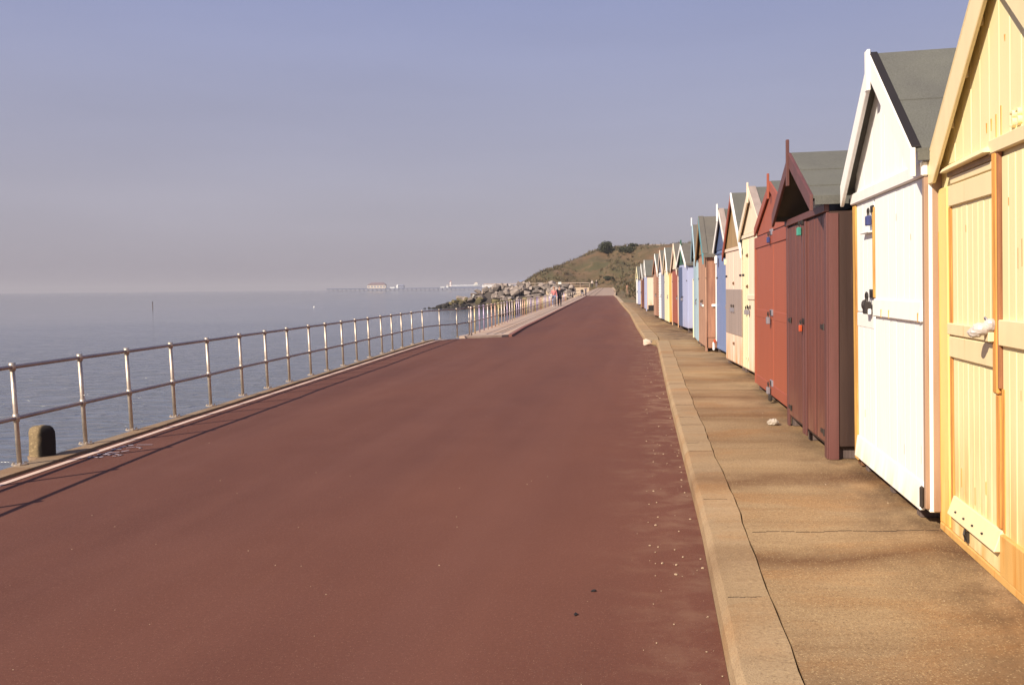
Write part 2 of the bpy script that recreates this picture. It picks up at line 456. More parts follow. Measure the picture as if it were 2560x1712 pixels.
sky.air_density = 1.0; sky.dust_density = 3.0; sky.ozone_density = 2.0; sky.altitude = 0
wtc = wt.nodes.new('ShaderNodeTexCoord'); wsx = wt.nodes.new('ShaderNodeSeparateXYZ')
wt.links.new(wtc.outputs['Generated'], wsx.inputs[0])
wr = wt.nodes.new('ShaderNodeValToRGB'); wt.links.new(wsx.outputs['Z'], wr.inputs[0])
SKY_STOPS = [(0.0, (5.2, 4.7, 5.4)), (.10, (5.4, 5.0, 6.1)), (.20, (4.75, 4.7, 6.5)), (.34, (3.85, 4.3, 7.3)), (1.0, (1.5, 2.2, 4.8))]
while len(wr.color_ramp.elements) < len(SKY_STOPS): wr.color_ramp.elements.new(.5)
for e, (p, c) in zip(wr.color_ramp.elements, SKY_STOPS): e.position = p; e.color = (*c, 1)
wm = wt.nodes.new('ShaderNodeMix'); wm.data_type = 'RGBA'; wm.inputs[0].default_value = .75
wt.links.new(sky.outputs[0], wm.inputs[6]); wt.links.new(wr.outputs[0], wm.inputs[7])
wmp = wt.nodes.new('ShaderNodeMapping'); wmp.inputs['Scale'].default_value = (1.2, 1.2, 7); wmp.inputs['Rotation'].default_value = (0, radians(7), 0); wt.links.new(wtc.outputs['Generated'], wmp.inputs[0])
wno = wt.nodes.new('ShaderNodeTexNoise'); wno.inputs['Scale'].default_value = 1.6; wno.inputs['Detail'].default_value = 6; wt.links.new(wmp.outputs[0], wno.inputs['Vector'])
wmr = wt.nodes.new('ShaderNodeMapRange'); wmr.inputs[1].default_value = .35; wmr.inputs[2].default_value = .75; wmr.inputs[3].default_value = .97; wmr.inputs[4].default_value = 1.06; wt.links.new(wno.outputs['Fac'], wmr.inputs[0])
wmu = wt.nodes.new('ShaderNodeVectorMath'); wmu.operation = 'SCALE'; wt.links.new(wm.outputs[2], wmu.inputs[0]); wt.links.new(wmr.outputs[0], wmu.inputs['Scale'])
wt.links.new(wmu.outputs[0], bg.inputs[0]); bg.inputs[1].default_value = .056
wt.links.new(bg.outputs[0], wo.inputs[0])
scn.view_settings.view_transform = 'Standard'; scn.view_settings.look = 'None'
scn.view_settings.gamma = 1; scn.view_settings.exposure = .65
scn.cycles.use_denoising = True
scn.cycles.max_bounces = 6
scn.cycles.volume_bounces = 0

# ------------------------------------------------------------------ setting: sea, land, promenade
def structure(name, bm, mat, smooth=False):
    return tag(obj(name, bm, mat, smooth=smooth), kind='structure')

bm = NB(); bm.faces.new([bm.verts.new(p) for p in ((-7500,-400,-2),(4000,-400,-2),(4000,8000,-2),(-7500,8000,-2))])
structure('sea', bm, M['water'])

FENCE = [(-6,-5.25),(6.1,-4.80),(7.3,-4.75),(8.47,-4.69),(9.61,-4.60),(10.55,-4.50),(11.65,-4.40),(12.72,-4.29),(13.95,-4.20),(14.98,-4.09),
         (16.01,-3.98),(17.2,-3.86),(18.15,-3.74),(19.3,-3.63),(20.43,-3.53),(21.57,-3.42),(22.84,-3.30),(23.94,-3.18),(25.1,-3.06),(26.48,-2.92),(28.0,-2.76)]
FAR_FENCE = [(30.21,-1.39),(38.25,-.54),(50.6,.72),(74.5,3.14),(108.6,6.6),(140,9.75),(172,12.95)]
LEFT = [(-10,-5.28),(7.75,-4.50),(11.26,-4.22),(14.16,-3.94),(19.17,-3.46),(23.6,-3.04),(27.09,-2.68),(29.0,-2.45),(29.7,-1.6),(30.3,-.3),(30.52,-.04),
        (36.7,.5),(46.6,1.54),(71.7,4.11),(136.7,10.82),(153.6,12.5),(175,14.7)]
KERB = [(-10,-1.1),(-1,.28),(1.5,.60),(3.64,.89),(5.84,1.24),(8.56,1.63),(13.91,2.40),(24.54,3.97),(25.8,4.13)]
KERB_FAR = [(25.8,3.80),(27.6,4.06),(36.57,5.05),(54.14,7.09),(89,10.75)]
RIGHT = KERB[:-1]+[(25.8,4.02),(25.9,3.82)]+KERB_FAR[1:]+[(133,15.5),(175,19.8)]

def ruled(name, ys, fl, fr, z, mat, nu=1, skirt=0.0, kind='structure', uvflip=False):
    """sheet between two curves; uv in metres: u from the right-hand edge, v along"""
    bm = NB(); uvl = bm.loops.layers.uv.new('UVMap'); rows = []
    zf = z if callable(z) else (lambda y: z)
    for y in ys:
        a, b = fl(y), fr(y)
        rows.append([bm.verts.new((a+(b-a)*i/nu, y, zf(y))) for i in range(nu+1)])
    us = {}
    for y, row in zip(ys, rows):
        for v in row: us[v] = ((row[-1].co.x-v.co.x), v.co.y)
    for r1, r2 in zip(rows, rows[1:]):
        for i in range(nu):
            f = bm.faces.new([r1[i], r1[i+1], r2[i+1], r2[i]])
    if skirt:
        loop = rows[0]+[r[-1] for r in rows[1:]]+rows[-1][-2::-1]+[r[0] for r in rows[-2:0:-1]]
        low = []
        for v in loop:
            w = bm.verts.new((v.co.x, v.co.y, v.co.z-skirt)); us[w] = (us[v][0]-skirt, us[v][1]); low.append(w)
        for i in range(len(loop)):
            j = (i+1) % len(loop)
            bm.faces.new([loop[i], loop[j], low[j], low[i]])
    for f in bm.faces:
        for l in f.loops: l[uvl].uv = us[l.vert]
    return tag(obj(name, bm, mat), kind=kind)

def ysamples(a, b, step, extra=()):
    n = max(1, round((b-a)/step)); s = {round(a+(b-a)*i/n, 3) for i in range(n+1)}
    s |= {e for e in extra if a < e < b}
    return sorted(s)
xl = lambda y: lerp(LEFT, y)
xr = lambda y: lerp(RIGHT, y)

# land under everything
coast = [(-5.45,-400),(-5.35,-6),(-4.78,7.7),(-4.36,11.5),(-3.55,19.6),(-2.95,26.5),(-2.6,29.0),(-1.75,29.85),(-1.5,30.6),(-.8,38.2),(2.9,74.5),(6.35,108.6),(12.7,172),(18.4,215),(-7,229),(-9,262),
         (30,420),(70,1200),(60,1560),(60,1720),(300,3200),(3900,3200),(3900,-400)]
bm = NB(); f = bm.faces.new([bm.verts.new((x, y, -.03)) for x, y in coast]); bmesh.ops.triangulate(bm, faces=[f])
structure('ground', bm, M['ground'])
bm = NB(); cs = coast[:16]
t = [bm.verts.new((x, y, -.032)) for x, y in cs]; b = [bm.verts.new((x, y, -3.5)) for x, y in cs]
for i in range(len(cs)-1): bm.faces.new([t[i], t[i+1], b[i+1], b[i]])
structure('sea_wall', bm, M['wall_conc'])

ruled('promenade', ysamples(-9, 175, 1.0, [p[0] for p in LEFT+RIGHT]), xl, xr, 0.0, M['asphalt'], 4)
ruled('painted_edge_line', ysamples(-9, 29.2, .8), lambda y: xl(y)+.055, lambda y: xl(y)+.125, .004, M['line'])
ruled('coping', ysamples(-9, 29.0, .5), lambda y: lerp([(p[1], p[0]) for p in coast[1:7]], y)-.005, lambda y: xl(y)-.04+.012*sin(y*3.1), .018, M['coping'], 3, .05)
# hut platform: kerb stones, joint, slab
wob = lambda y: .004*sin(y*5.3)+.003*sin(y*13.7+1)+.006*sin(y*2.1)
kx = lambda y: lerp(KERB, y)
def jx(y): return kx(y)+ (.26 if y < 4 else .26+.004*(y-4))
def kerb_strip(name, ys, fk, fj, zt):
    bm = NB(); uvl = bm.loops.layers.uv.new('UVMap'); us = {}
    rows = []
    for y in ys:
        a = fk(y); j = fj(y)
        chip = .008*RND.random()
        pr = [(a, -.02), (a+.008, zt-.035-chip), (a+.035+chip, zt-.002), (a+.10, zt), (j-.005, zt), (j-.003, -.02)]
        row = []
        for i, (x, z) in enumerate(pr):
            v = bm.verts.new((x, y, z)); us[v] = (i*.12, y); row.append(v)
        rows.append(row)
    for r1, r2 in zip(rows, rows[1:]):
        for i in range(len(r1)-1): bm.faces.new([r1[i], r1[i+1], r2[i+1], r2[i]])
    bm.faces.new(rows[0]); bm.faces.new(rows[-1][::-1])
    for f in bm.faces:
        for l in f.loops: l[uvl].uv = us[l.vert]
    return structure(name, bm, M['kerb'])
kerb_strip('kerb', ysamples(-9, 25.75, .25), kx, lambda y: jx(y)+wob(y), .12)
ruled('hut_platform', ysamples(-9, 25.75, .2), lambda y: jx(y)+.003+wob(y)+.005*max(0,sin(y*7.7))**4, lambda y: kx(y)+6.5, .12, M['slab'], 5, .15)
kfx = lambda y: lerp(KERB_FAR, y)
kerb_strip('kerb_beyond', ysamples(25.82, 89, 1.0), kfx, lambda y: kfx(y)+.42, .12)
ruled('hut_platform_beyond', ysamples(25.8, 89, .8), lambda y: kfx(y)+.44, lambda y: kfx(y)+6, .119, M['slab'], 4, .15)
bm = NB()
for y in (30.4, 34.8, 40.2, 46.5, 53.5, 62.0, 72.0):
    x = kfx(y)
    box(bm, x+.05, x+4.0, y, y+.035, .121, .124)
structure('platform_joints', bm, M['joint'])
# transverse joint in the near slab, and the low ridge beside it
bm = NB()
for y, h in ((5.52, .006), (13.2, .005), (20.1, .005)):
    x = jx(y)+.03
    for i in range(24):
        a = x+i*.09
        box(bm, a, a+.085, y+.012*sin(i*1.3), y+.012*sin(i*1.3)+.004+.004*RND.random(), .1205, .1225)
for y in (4.35, 6.4, 8.3, 8.75, 9.9, 10.5, 11.6, 14.2, 16.9, 19.5, 22.6):
    x0 = kx(y)+.05; n_ = 6; wd_ = (jx(y)-kx(y)-.06)*RND.uniform(.55, 1)
    for i in range(n_):
        a = x0+wd_*i/n_; yy = y+RND.uniform(-.006, .006)
        box(bm, a, a+wd_/n_, yy, yy+RND.uniform(.002, .005), .1195, .1215)
structure('slab_joints', bm, M['joint'])

# pale concrete apron beside the promenade further on
AP_L = [(p[0], p[1]-.22) for p in FAR_FENCE]
ruled('apron', ysamples(30.55, 175, 1.5, [p[0] for p in LEFT]), lambda y: lerp(AP_L, y), lambda y: xl(y)-.10, .075, M['apron'], 4, .08)
ruled('apron_front', [29.75, 30.0, 30.3, 30.55], lambda y: lerp([(29.75,-1.75),(30.0,-1.75),(30.55,-1.62)], y), lambda y: lerp([(29.75,-1.55),(30.0,-.98),(30.3,-.34),(30.55,-.12)], y), .0752, M['apron'], 2, .08)
ruled('apron_edging', ysamples(30.55, 175, 1.5, [p[0] for p in LEFT]), lambda y: xl(y)-.095, lambda y: xl(y)+.03, .07, M['red_kerb'], 1, .08)
ruled('apron_joint', ysamples(30.6, 170, 4), lambda y: lerp(AP_L, y)+.95, lambda y: lerp(AP_L, y)+.985, .080, M['joint'])
# ramp up to the further promenade, with its low kerb
RAMP_L, RAMP_R = [(175,13.4),(195,16.6),(215,20.4)], [(175,19.8),(195,22.4),(215,24.0)]
ruled('ramp', ysamples(175, 216, 4), lambda y: lerp(RAMP_L, y), lambda y: lerp(RAMP_R, y), lambda y: .02+(y-175)/40*1.45, M['ramp'], 3, .3)
for q_ in (.24, .42): ruled('ramp_joint', ysamples(175.2, 215.5, 4), lambda y: lerp(RAMP_L, y)+(lerp(RAMP_R, y)-lerp(RAMP_L, y))*q_-.06, lambda y: lerp(RAMP_L, y)+(lerp(RAMP_R, y)-lerp(RAMP_L, y))*q_+.06, lambda y: .03+(y-175)/40*1.45, M['joint'])
ruled('ramp_kerb', ysamples(92, 216, 3), lambda y: xr(y)+.0 if y < 175 else lerp(RAMP_R, y), lambda y: (xr(y) if y < 175 else lerp(RAMP_R, y))+.35, lambda y: .14 if y < 175 else .14+(y-175)/40*1.45, M['wall_conc'], 1, .3)

# hill
TOE = [(26.0,225),(24.8,215),(20.6,175),(16.2,133),(15.0,110),(14.7,98),(16.0,60),(16.5,20),(16.5,-60)]
SKYL = [(-9,.8),(0,2.6),(5.4,4.3),(9.4,6.0),(14.3,7.6),(22,10.9),(24.6,12.0),(30,12.5),(60,12.9),(200,13.2)]
def hill_h(x, y):
    if y > 216:
        d = (y-226)*.75+max(0, x-20)*.55
        d = max(d, (x-lerp([(216,25.0),(228,21),(300,21)], y))*.8)
        d = min(d, (x-lerp([(216,6.0),(240,5.2),(262,3.2),(300,3)], y))*2.2+1.5)
        z0 = 1.5
    else:
        tx = lerp(sorted([(b, a) for a, b in TOE]), y)
        d = x-tx; z0 = -.05+max(0, (y-175)/40*1.6)
    n = .55*sin(x*.41+y*.23)+.45*sin(x*.9-y*.31)+.3*sin(y*.77+x*.2)+.25*sin(x*2.1+y*1.3)
    if d < 0: return z0+1.5*d
    h = z0+.52*d+n*min(1, d*.25)*.6
    cap = lerp([(a, b) for a, b in SKYL], x)+n*.22
    if h > cap: h = cap+min(.5, (h-cap)*.02)
    return h
bm = NB(); nx, ny = 110, 190; X0, X1, Y0, Y1 = -14, 96, 12, 392
g = []
for j in range(ny+1):
    y = Y0+(Y1-Y0)*j/ny
    row = []
    for i in range(nx+1):
        x = X0+(X1-X0)*i/nx
        row.append(bm.verts.new((x, y, max(-3.2, hill_h(x, y)))))
    g.append(row)
for j in range(ny):
    for i in range(nx): bm.faces.new([g[j][i], g[j][i+1], g[j+1][i+1], g[j+1][i]])
structure('hill', bm, M['hill'], True)

# scrub on the hill: tufts nobody could count
bm = NB()
def tuft(bm, c, s, n):
    for k in range(n):
        a = RND.uniform(0, 2*pi); l = s*RND.uniform(.5, 1.2); w = s*RND.uniform(.14, .3)
        d = Vector((cos(a)*RND.uniform(.2, .9), sin(a)*RND.uniform(.2, .9), RND.uniform(.5, 1))).normalized()
        sd = d.cross(Vector((RND.uniform(-1,1), RND.uniform(-1,1), .2))).normalized()*w
        p = Vector(c)+Vector((RND.uniform(-.4,.4)*s, RND.uniform(-.4,.4)*s, 0))
        bm.faces.new([bm.verts.new(p-sd*.5), bm.verts.new(p+sd*.5), bm.verts.new(p+d*l+sd*.25), bm.verts.new(p+d*l*1.1-sd*.25)])
cnt = 0
while cnt < 3400:
    y = RND.uniform(96, 268); x = RND.uniform(-6, 62)
    z = hill_h(x, y)
    if z < .15 or (y > 216 and z < 2.0): continue
    if sin(x*.31+1.7*sin(y*.07))+sin(y*.19+x*.11) < RND.uniform(-1.2, 1.2): continue
    tuft(bm, (x, y, z-.05), RND.uniform(.3, 1.0), 7); cnt += 1
tag(obj('scrub', bm, M['leaf_scrub']), 'low dry scrub and grass tufts covering the hillside', 'scrub', kind='stuff')

# ------------------------------------------------------------------ haze
bm = NB(); box(bm, -7450, 3950, -390, 7950, -3.6, 42)
k = NT('haze_air'); k.t.nodes.remove(k.b)
pv = k.n('ShaderNodeVolumePrincipled'); pv.inputs['Color'].default_value = (.60, .585, .645, 1)
pv.inputs['Density'].default_value = 0.00030; pv.inputs['Anisotropy'].default_value = 0.0
k.l(pv.outputs[0], k.out.inputs['Volume'])
tag(obj('haze', bm, k.m), 'pale sea haze', 'haze', kind='stuff')

# ------------------------------------------------------------------ beach huts
class Hut:
    def __init__(s, Fp, Np, lean, label, w=None, he=2.3, ha=3.25, zb=.10, ov=.08, ovs=.12, depth=2.3, name='beach_hut'):
        a = Vector((Np[0]-Fp[0], Np[1]-Fp[1], 0)); s.w = w or a.length
        s.root = empty(name, (Fp[0], Fp[1], .12), atan2(a.y, a.x))
        s.root.rotation_euler = (Matrix.Rotation(atan2(a.y, a.x), 3, 'Z') @ Matrix.Rotation(lean, 3, 'X')).to_euler()
        tag(s.root, label, 'beach hut', 'beach huts in a row on the concrete platform')
        s.he, s.ha, s.zb, s.ov, s.ovs, s.d = he, ha, zb, ov, ovs, depth
        s.sl = (ha-he)/(s.w/2)
    def zr(s, x):                       # underside of the roof
        return s.ha-abs(x-s.w/2)*s.sl
    def part(s, name, bm, mat, parent=None, bevel=.004, label=None):
        o = obj(name, bm, mat, parent or s.root, bevel=bevel)
        if label: o['label'] = label
        return o
    def wall(s, mat, recess=0.0, side=None, boards=14, sidezb=None):
        """body: sides, back, and gable front"""
        w, d, zb = s.w, s.d, s.zb
        bm = NB()
        prism_xz(bm, [(0, zb), (w, zb), (w, s.he), (w/2, s.ha-.004), (0, s.he)], .012+recess, d)
        return s.part('wall', bm, mat)
    def boards(s, bm, x0, x1, n, z0, zt, y, th=.014, gap=.006):
        st = (x1-x0)/n
        for i in range(n):
            a, b = x0+i*st+gap/2, x0+(i+1)*st-gap/2
            f = zt if callable(zt) else (lambda x: zt)
            yy = y-th-RND.uniform(0, .002)
            hexa(bm, [(a,yy,z0),(b,yy,z0),(b,y,z0),(a,y,z0),(a,yy,f(a)),(b,yy,f(b)),(b,y,f(b)),(a,y,f(a))])
    def side_boards(s, mat, x, n=10, z0=None, zt=None, y0=0.02, parent=None, name='side_boards'):
        bm = NB(); d = s.d; st = (d-y0)/n
        z0 = s.zb if z0 is None else z0; zt = s.he-.02 if zt is None else zt
        for i in range(n):
            a, b = y0+i*st+.004, y0+(i+1)*st-.004
            box(bm, x, x+.016+RND.uniform(0, .004), a, b, z0+RND.uniform(0, .02), zt)
        return s.part(name, bm, mat, parent)
    def roof(s, mat, seams=(.45, .8), drip=True, t=.028, back=.08, eave=None):
        w = s.w; e = s.ovs if eave is None else eave
        bm = NB(); zl = s.zr(-e); y0, y1 = -s.ov, s.d+back
        prism_xz(bm, [(-e, zl), (w/2, s.ha), (w+e, zl), (w+e, zl+t), (w/2, s.ha+t*1.25), (-e, zl+t)], y0, y1)
        r = s.part('roof', bm, mat)
        bm = NB()
        for q in seams:                 # lapped felt courses
            for sg in (-1, 1):
                xa = w/2+sg*(w/2+e)*q; xb = w/2+sg*(w/2+e)*(q+.03)
                za, zb2 = s.ha-abs(xa-w/2)*s.sl+t*1.2, s.ha-abs(xb-w/2)*s.sl+t*1.15
                p = [(xa, za+.010), (xb, zb2+.008), (xb, zb2-.004), (xa, za-.004)]
                prism_xz(bm, p, y0+.004, y1-.004)
        if drip:                        # felt folded over the eave
            for sg in (-1, 1):
                xe = -e if sg < 0 else w+e
                box(bm, min(xe, xe+sg*.012), max(xe, xe+sg*.012), y0+.01, y1-.01, zl-.05, zl+t-.004)
        if seams or drip: s.part('felt_lap', bm, mat, r, bevel=0)
        else: bm.free()
        return r
    def barge(s, mat, hb=.17, th=.024, matr=None, up=.035, cut='plumb', extra=0.0, ext=0.0):
        w = s.w; out = []
        for sg, m in ((-1, mat), (1, matr or mat)):
            e = s.ovs+ext
            xo = -e if sg < 0 else w+e
            zo = s.zr(-e)+up; zt = s.ha+up; c = w/2
            if cut == 'level': pts = [(xo, zo), (c, zt), (c, zt-hb), (xo-sg*hb/s.sl*.98, zo-.004)]
            else: pts = [(xo, zo), (c, zt), (c, zt-hb), (xo, zo-hb)]
            bm = NB(); y0 = -s.ov-th-(0.002 if sg > 0 else 0)
            prism_xz(bm, pts, y0, -s.ov-.001 + (0 if sg > 0 else 0))
            out.append(s.part('barge_board', bm, m))
        return out
    def capping(s, mat, wd=.07, t=.012, up=.04):
        bm = NB()
        for sg in (-1, 1):
            xo = -s.ovs if sg < 0 else s.w+s.ovs; zo = s.zr(-s.ovs)+up; c = s.w/2; zt = s.ha+up
            prism_xz(bm, [(xo, zo), (c, zt), (c, zt+t), (xo, zo+t)], -s.ov-.026, -s.ov+wd)
        return s.part('verge_strip', bm, mat)
    def finial(s, mat, top, bot, w=.045, y=None):
        bm = NB(); c = s.w/2; y = -s.ov-.05 if y is None else y
        hexa(bm, [(c-w/2,y,bot),(c+w/2,y,bot),(c+w/2,y+.03,bot),(c-w/2,y+.03,bot),(c-w*.3,y,top),(c+w*.3,y,top),(c+w*.3,y+.03,top),(c-w*.3,y+.03,top)])
        return s.part('finial', bm, mat)
    def bar(s, name, mat, x0, x1, z0, z1, y0, y1, parent=None, bevel=.004, label=None):
        bm = NB(); box(bm, x0, x1, y0, y1, z0, z1); return s.part(name, bm, mat, parent, bevel, label)
    def padlock(s, x, z, y, mat, parent=None, sc=1.0):
        bm = NB(); w, h = .045*sc, .05*sc
        box(bm, x-w/2, x+w/2, y-.028*sc, y-.006, z-h, z)
        lk = s.part('padlock', bm, mat, parent, .006)
        bm = NB(); n = 8
        tube(bm, [(x-.015*sc, y-.016*sc, z-.004)]+[(x+.015*sc*cos(pi-pi*i/n), y-.016*sc, z+.02*sc+.017*sc*sin(pi*i/n)) for i in range(n+1)]+[(x+.015*sc, y-.016*sc, z-.004)], .0045*sc, 6)
        box(bm, x-.008*sc, x+.05*sc, y-.007, y+.004, z+.015*sc, z+.05*sc)
        s.part('hasp', bm, M['iron'], parent, 0)
        return lk
    def hinge(s, x, z, y, mat, l=.16, parent=None):
        bm = NB(); box(bm, x, x+l, y-.006, y+.001, z-.018, z+.018)
        tube(bm, [(x+l, y-.008, z-.03), (x+l, y-.008, z+.03)], .009, 8)
        return s.part('hinge', bm, mat, parent, 0)
    def skids(s, mat, xs, h=None, wdt=.09, y1=None):
        for x in xs:
            bm = NB(); box(bm, x, x+wdt, .03, y1 or s.d-.05, .0, (h or s.zb)+.002); s.part('skid', bm, mat)

# ---- 1: the big yellow hut at the right-hand edge
h = Hut((2.69,5.56), (2.29,3.36), .028, 'pale yellow hut with orange bare wood edges, nearest the camera', he=2.265, ha=3.215, zb=.02, ov=.040, ovs=.18)
w = h.w; Y1 = M['yellow_paint']
h.wall(Y1)
gb = NB(); h.boards(gb, .03, w-.03, 15, 2.235, lambda x: h.zr(x)-.012, .011, .008, .004); h.part('gable', gb, Y1, bevel=.003)
h.roof(M['felt'], (.4, .75)); h.barge(M['yellow_trim'], .225, .024, cut='level')
h.capping(M['yellow_trim'])
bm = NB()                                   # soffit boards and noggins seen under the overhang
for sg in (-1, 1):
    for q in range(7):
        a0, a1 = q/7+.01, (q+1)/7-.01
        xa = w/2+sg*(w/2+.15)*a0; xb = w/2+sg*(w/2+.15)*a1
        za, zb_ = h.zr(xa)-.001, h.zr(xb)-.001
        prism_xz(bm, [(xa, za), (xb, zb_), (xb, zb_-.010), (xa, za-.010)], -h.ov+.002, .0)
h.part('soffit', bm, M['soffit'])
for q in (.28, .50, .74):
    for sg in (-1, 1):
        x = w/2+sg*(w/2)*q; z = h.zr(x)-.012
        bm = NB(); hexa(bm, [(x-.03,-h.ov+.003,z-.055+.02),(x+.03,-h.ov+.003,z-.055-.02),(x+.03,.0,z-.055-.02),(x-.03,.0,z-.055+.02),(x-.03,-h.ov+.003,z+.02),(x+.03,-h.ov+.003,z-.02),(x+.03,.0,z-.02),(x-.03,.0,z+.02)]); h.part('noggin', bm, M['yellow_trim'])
h.bar('corner_post', M['yellow_post'], 0, .185, .05, 2.11, -.010, .012, bevel=.006)
h.bar('corner_strip', M['worn_edge'], -.030, -.003, .12, 2.05, .0, .04)
h.bar('edge_wear', M['orange_wood'], -.004, .016, .05, 1.85, -.0125, .0, bevel=0)
ld_ = empty('door', (0, 0, 0)); ld_.parent = h.root
bm = NB(); h.boards(bm, .245, .985, 8, .20, 2.07, .010, .007, .0035); h.part('panel', bm, Y1, ld_)
h.bar('rail', M['yellow_trim'], .225, .985, 1.985, 2.105, -.014, .008, ld_)
h.bar('rail', M['yellow_trim'], .255, .985, 2.112, 2.155, -.010, .006, ld_)
h.bar('rail', M['yellow_trim'], .215, .985, 1.232, 1.30, -.022, .008, ld_)
h.bar('rail', M['yellow_trim'], .225, .985, 1.10, 1.222, -.016, .008, ld_)
h.bar('stile', M['orange_wood'], .190, .242, .05, 1.985, -.004, .008, ld_)
bm = NB(); hexa(bm, [(.27,-.050,.165),(1.075,-.050,.165),(1.075,.004,.165),(.27,.004,.165),(.27,-.012,.275),(1.075,-.012,.275),(1.075,.004,.275),(.27,.004,.275)])
h.part('weather_board', bm, M['yellow_trim'], ld_)
h.bar('bottom_rail', Y1, .235, 1.07, .055, .163, -.016, .008, ld_)
for i, x in enumerate((.40, .55, .70, .86)):
    bm = NB(); ball(bm, (x, -.038, .205), .008, 8, 5, (1.6, 1, .8)); h.part('screw', bm, M['iron'], ld_, 0)
bm = NB(); box(bm, .55, .58, -.030, -.014, .075, .135); tube(bm, [(.565,-.034,.08),(.567,-.042,.12),(.564,-.034,.15)], .007); h.part('catch', bm, M['iron'], ld_, 0)
h.bar('mullion', M['orange_wood'], .988, 1.052, .97, 2.20, -.022, .006, bevel=.008)
h.bar('mullion_strip', M['dark_mullion'], 1.053, 1.070, 1.0, 2.235, -.018, .006, bevel=.003)
h.bar('mullion_foot', M['orange_wood'], 1.0, 1.062, .28, .965, -.012, .006, bevel=.006)
rd_ = empty('door', (0, 0, 0)); rd_.parent = h.root
bm = NB(); h.boards(bm, 1.072, 2.10, 11, .25, 2.16, .010, .008, .0035); h.part('panel', bm, Y1, rd_)
h.bar('rail', M['yellow_trim'], 1.072, 2.12, 1.22, 1.35, -.020, .008, rd_, label='yellow rail with chipped end')
h.bar('bottom_rail', M['orange_plinth'], 1.08, 2.16, .05, .262, -.022, .008, rd_)
h.bar('stain_strip', M['orange_wood'], 1.066, 1.10, .27, 1.0, -.004, .006, rd_, 0)
h.bar('corner_post', M['yellow_post'], 2.105, w, .05, 2.11, -.010, .012)
h.bar('lintel', M['yellow_trim'], .96, w-.15, 2.185, 2.255, -.026, .012)
bm = NB(); hexa(bm, [(.20,-.055,2.185),(1.0,-.060,2.195),(1.0,.004,2.195),(.20,.004,2.185),(.22,-.045,2.206),(.95,-.048,2.216),(.95,.004,2.246),(.22,.004,2.236)])
h.part('door_hood', bm, M['yellow_trim'])
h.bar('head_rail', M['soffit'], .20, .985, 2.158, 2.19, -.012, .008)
h.bar('plinth', M['orange_plinth'], 0, w, .0, .048, -.016, .05, bevel=.006)
# plastic-wrapped lock with its hasp and wooden block
bm = NB(); ball(bm, (.99, -.070, 1.302), .033, 14, 10, (1.2, 1.5, 1.05)); ball(bm, (.975, -.098, 1.284), .030, 14, 10, (1.3, 1.3, .95)); ball(bm, (1.01, -.036, 1.322), .028, 12, 8, (1.0, 1.2, 1.15))
for v in bm.verts: v.co += Vector((RND.uniform(-1,1), RND.uniform(-1,1), RND.uniform(-1,1)))*.0028
h.part('wrapped_padlock', bm, M['bag'], bevel=0, label='padlock wrapped in a white plastic bag')
bm = NB(); tube(bm, [(.995+.02*cos(t_/8*2*pi), -.045-.012*sin(t_/8*2*pi), 1.335+.026*sin(t_/8*2*pi)) for t_ in range(9)], .005, 6); h.part('bag_tie', bm, M['lock_grey'], bevel=0)
h.bar('lock_block', M['yellow_trim'], .955, 1.02, 1.235, 1.285, -.05, -.02)
# house number, painted over in the wall colour
for ch, x in (('3', 1.255), ('3', 1.325)):
    cu = bpy.data.curves.new('number', 'FONT'); cu.body = ch; cu.size = .11; cu.extrude = .008; cu.bevel_depth = .002
    to = bpy.data.objects.new('number', cu); COL.objects.link(to)
    dg = bpy.context.evaluated_depsgraph_get(); me = bpy.data.meshes.new_from_object(to.evaluated_get(dg)); bpy.data.objects.remove(to)
    me.transform(Matrix.Translation((x-.03, -.005, 2.275)) @ Matrix.Rotation(radians(90), 4, 'X')); me.materials.clear(); me.materials.append(Y1)
    no = bpy.data.objects.new('number', me); COL.objects.link(no); no.parent = h.root
# nail-rust runs under the gable nails
bm = NB()
for x, z, l in ((.86,2.36,.05),(.93,2.37,.06),(1.0,2.38,.14),(1.07,2.41,.17),(1.13,2.74,.03)):
    bm = NB(); hexa(bm, [(x-.002,-.0015,z-l),(x+.002,-.0015,z-l),(x+.002,.004,z-l),(x-.002,.004,z-l),(x-.006,-.0020,z),(x+.006,-.0020,z),(x+.006,.004,z),(x-.006,.004,z)]); h.part('rust_run', bm, M['orange_wood'], bevel=0)

for x, z, l in ((1.16,1.95,.04),(1.24,1.72,.16),(1.28,1.70,.10),(1.33,1.74,.13),(1.20,.95,.08),(1.42,.70,.10),(.38,.46,.11),(.62,.40,.10),(.80,.47,.07),(1.14,.52,.16),(1.31,1.02,.05),(.50,1.86,.04),(.72,2.07,.06)):
    h.bar('rust_run', M['orange_wood'], x, x+RND.uniform(.004, .009), z-l, z, .0005, .006, bevel=0)

# ---- 2: the white hut
h = Hut((2.93,7.61), (2.62,5.67), .023, 'white hut with golden bare wood corner, second from the camera', w=2.06, he=2.36, ha=3.165, zb=.10, ov=.068, ovs=.04)
w = h.w; Wp, Wt = M['white_paint'], M['white_trim']
h.wall(Wp)
bm = NB(); h.boards(bm, .10, w-.08, 20, 2.29, lambda x: h.zr(x)-.004, .011, .006, .003); h.part('gable', bm, Wp, bevel=0)
h.roof(M['felt'], (.52,), eave=.03); br_ = h.barge(Wt, .175, .03)
h.bar('apex_block', Wt, w/2-.05, w/2+.03, 2.93, 3.225, -.118, -.09, bevel=.006)
h.capping(M['near_black'], .03, .010, .036)
h.bar('eave_beam', Wt, -.005, w+.01, 2.195, 2.285, -.026, .012, bevel=.008)
h.bar('corner_strip', M['gold_wood'], .0, .115, .06, 2.19, -.010, .03, bevel=.006)
dl = empty('door', (0, 0, 0)); dl.parent = h.root
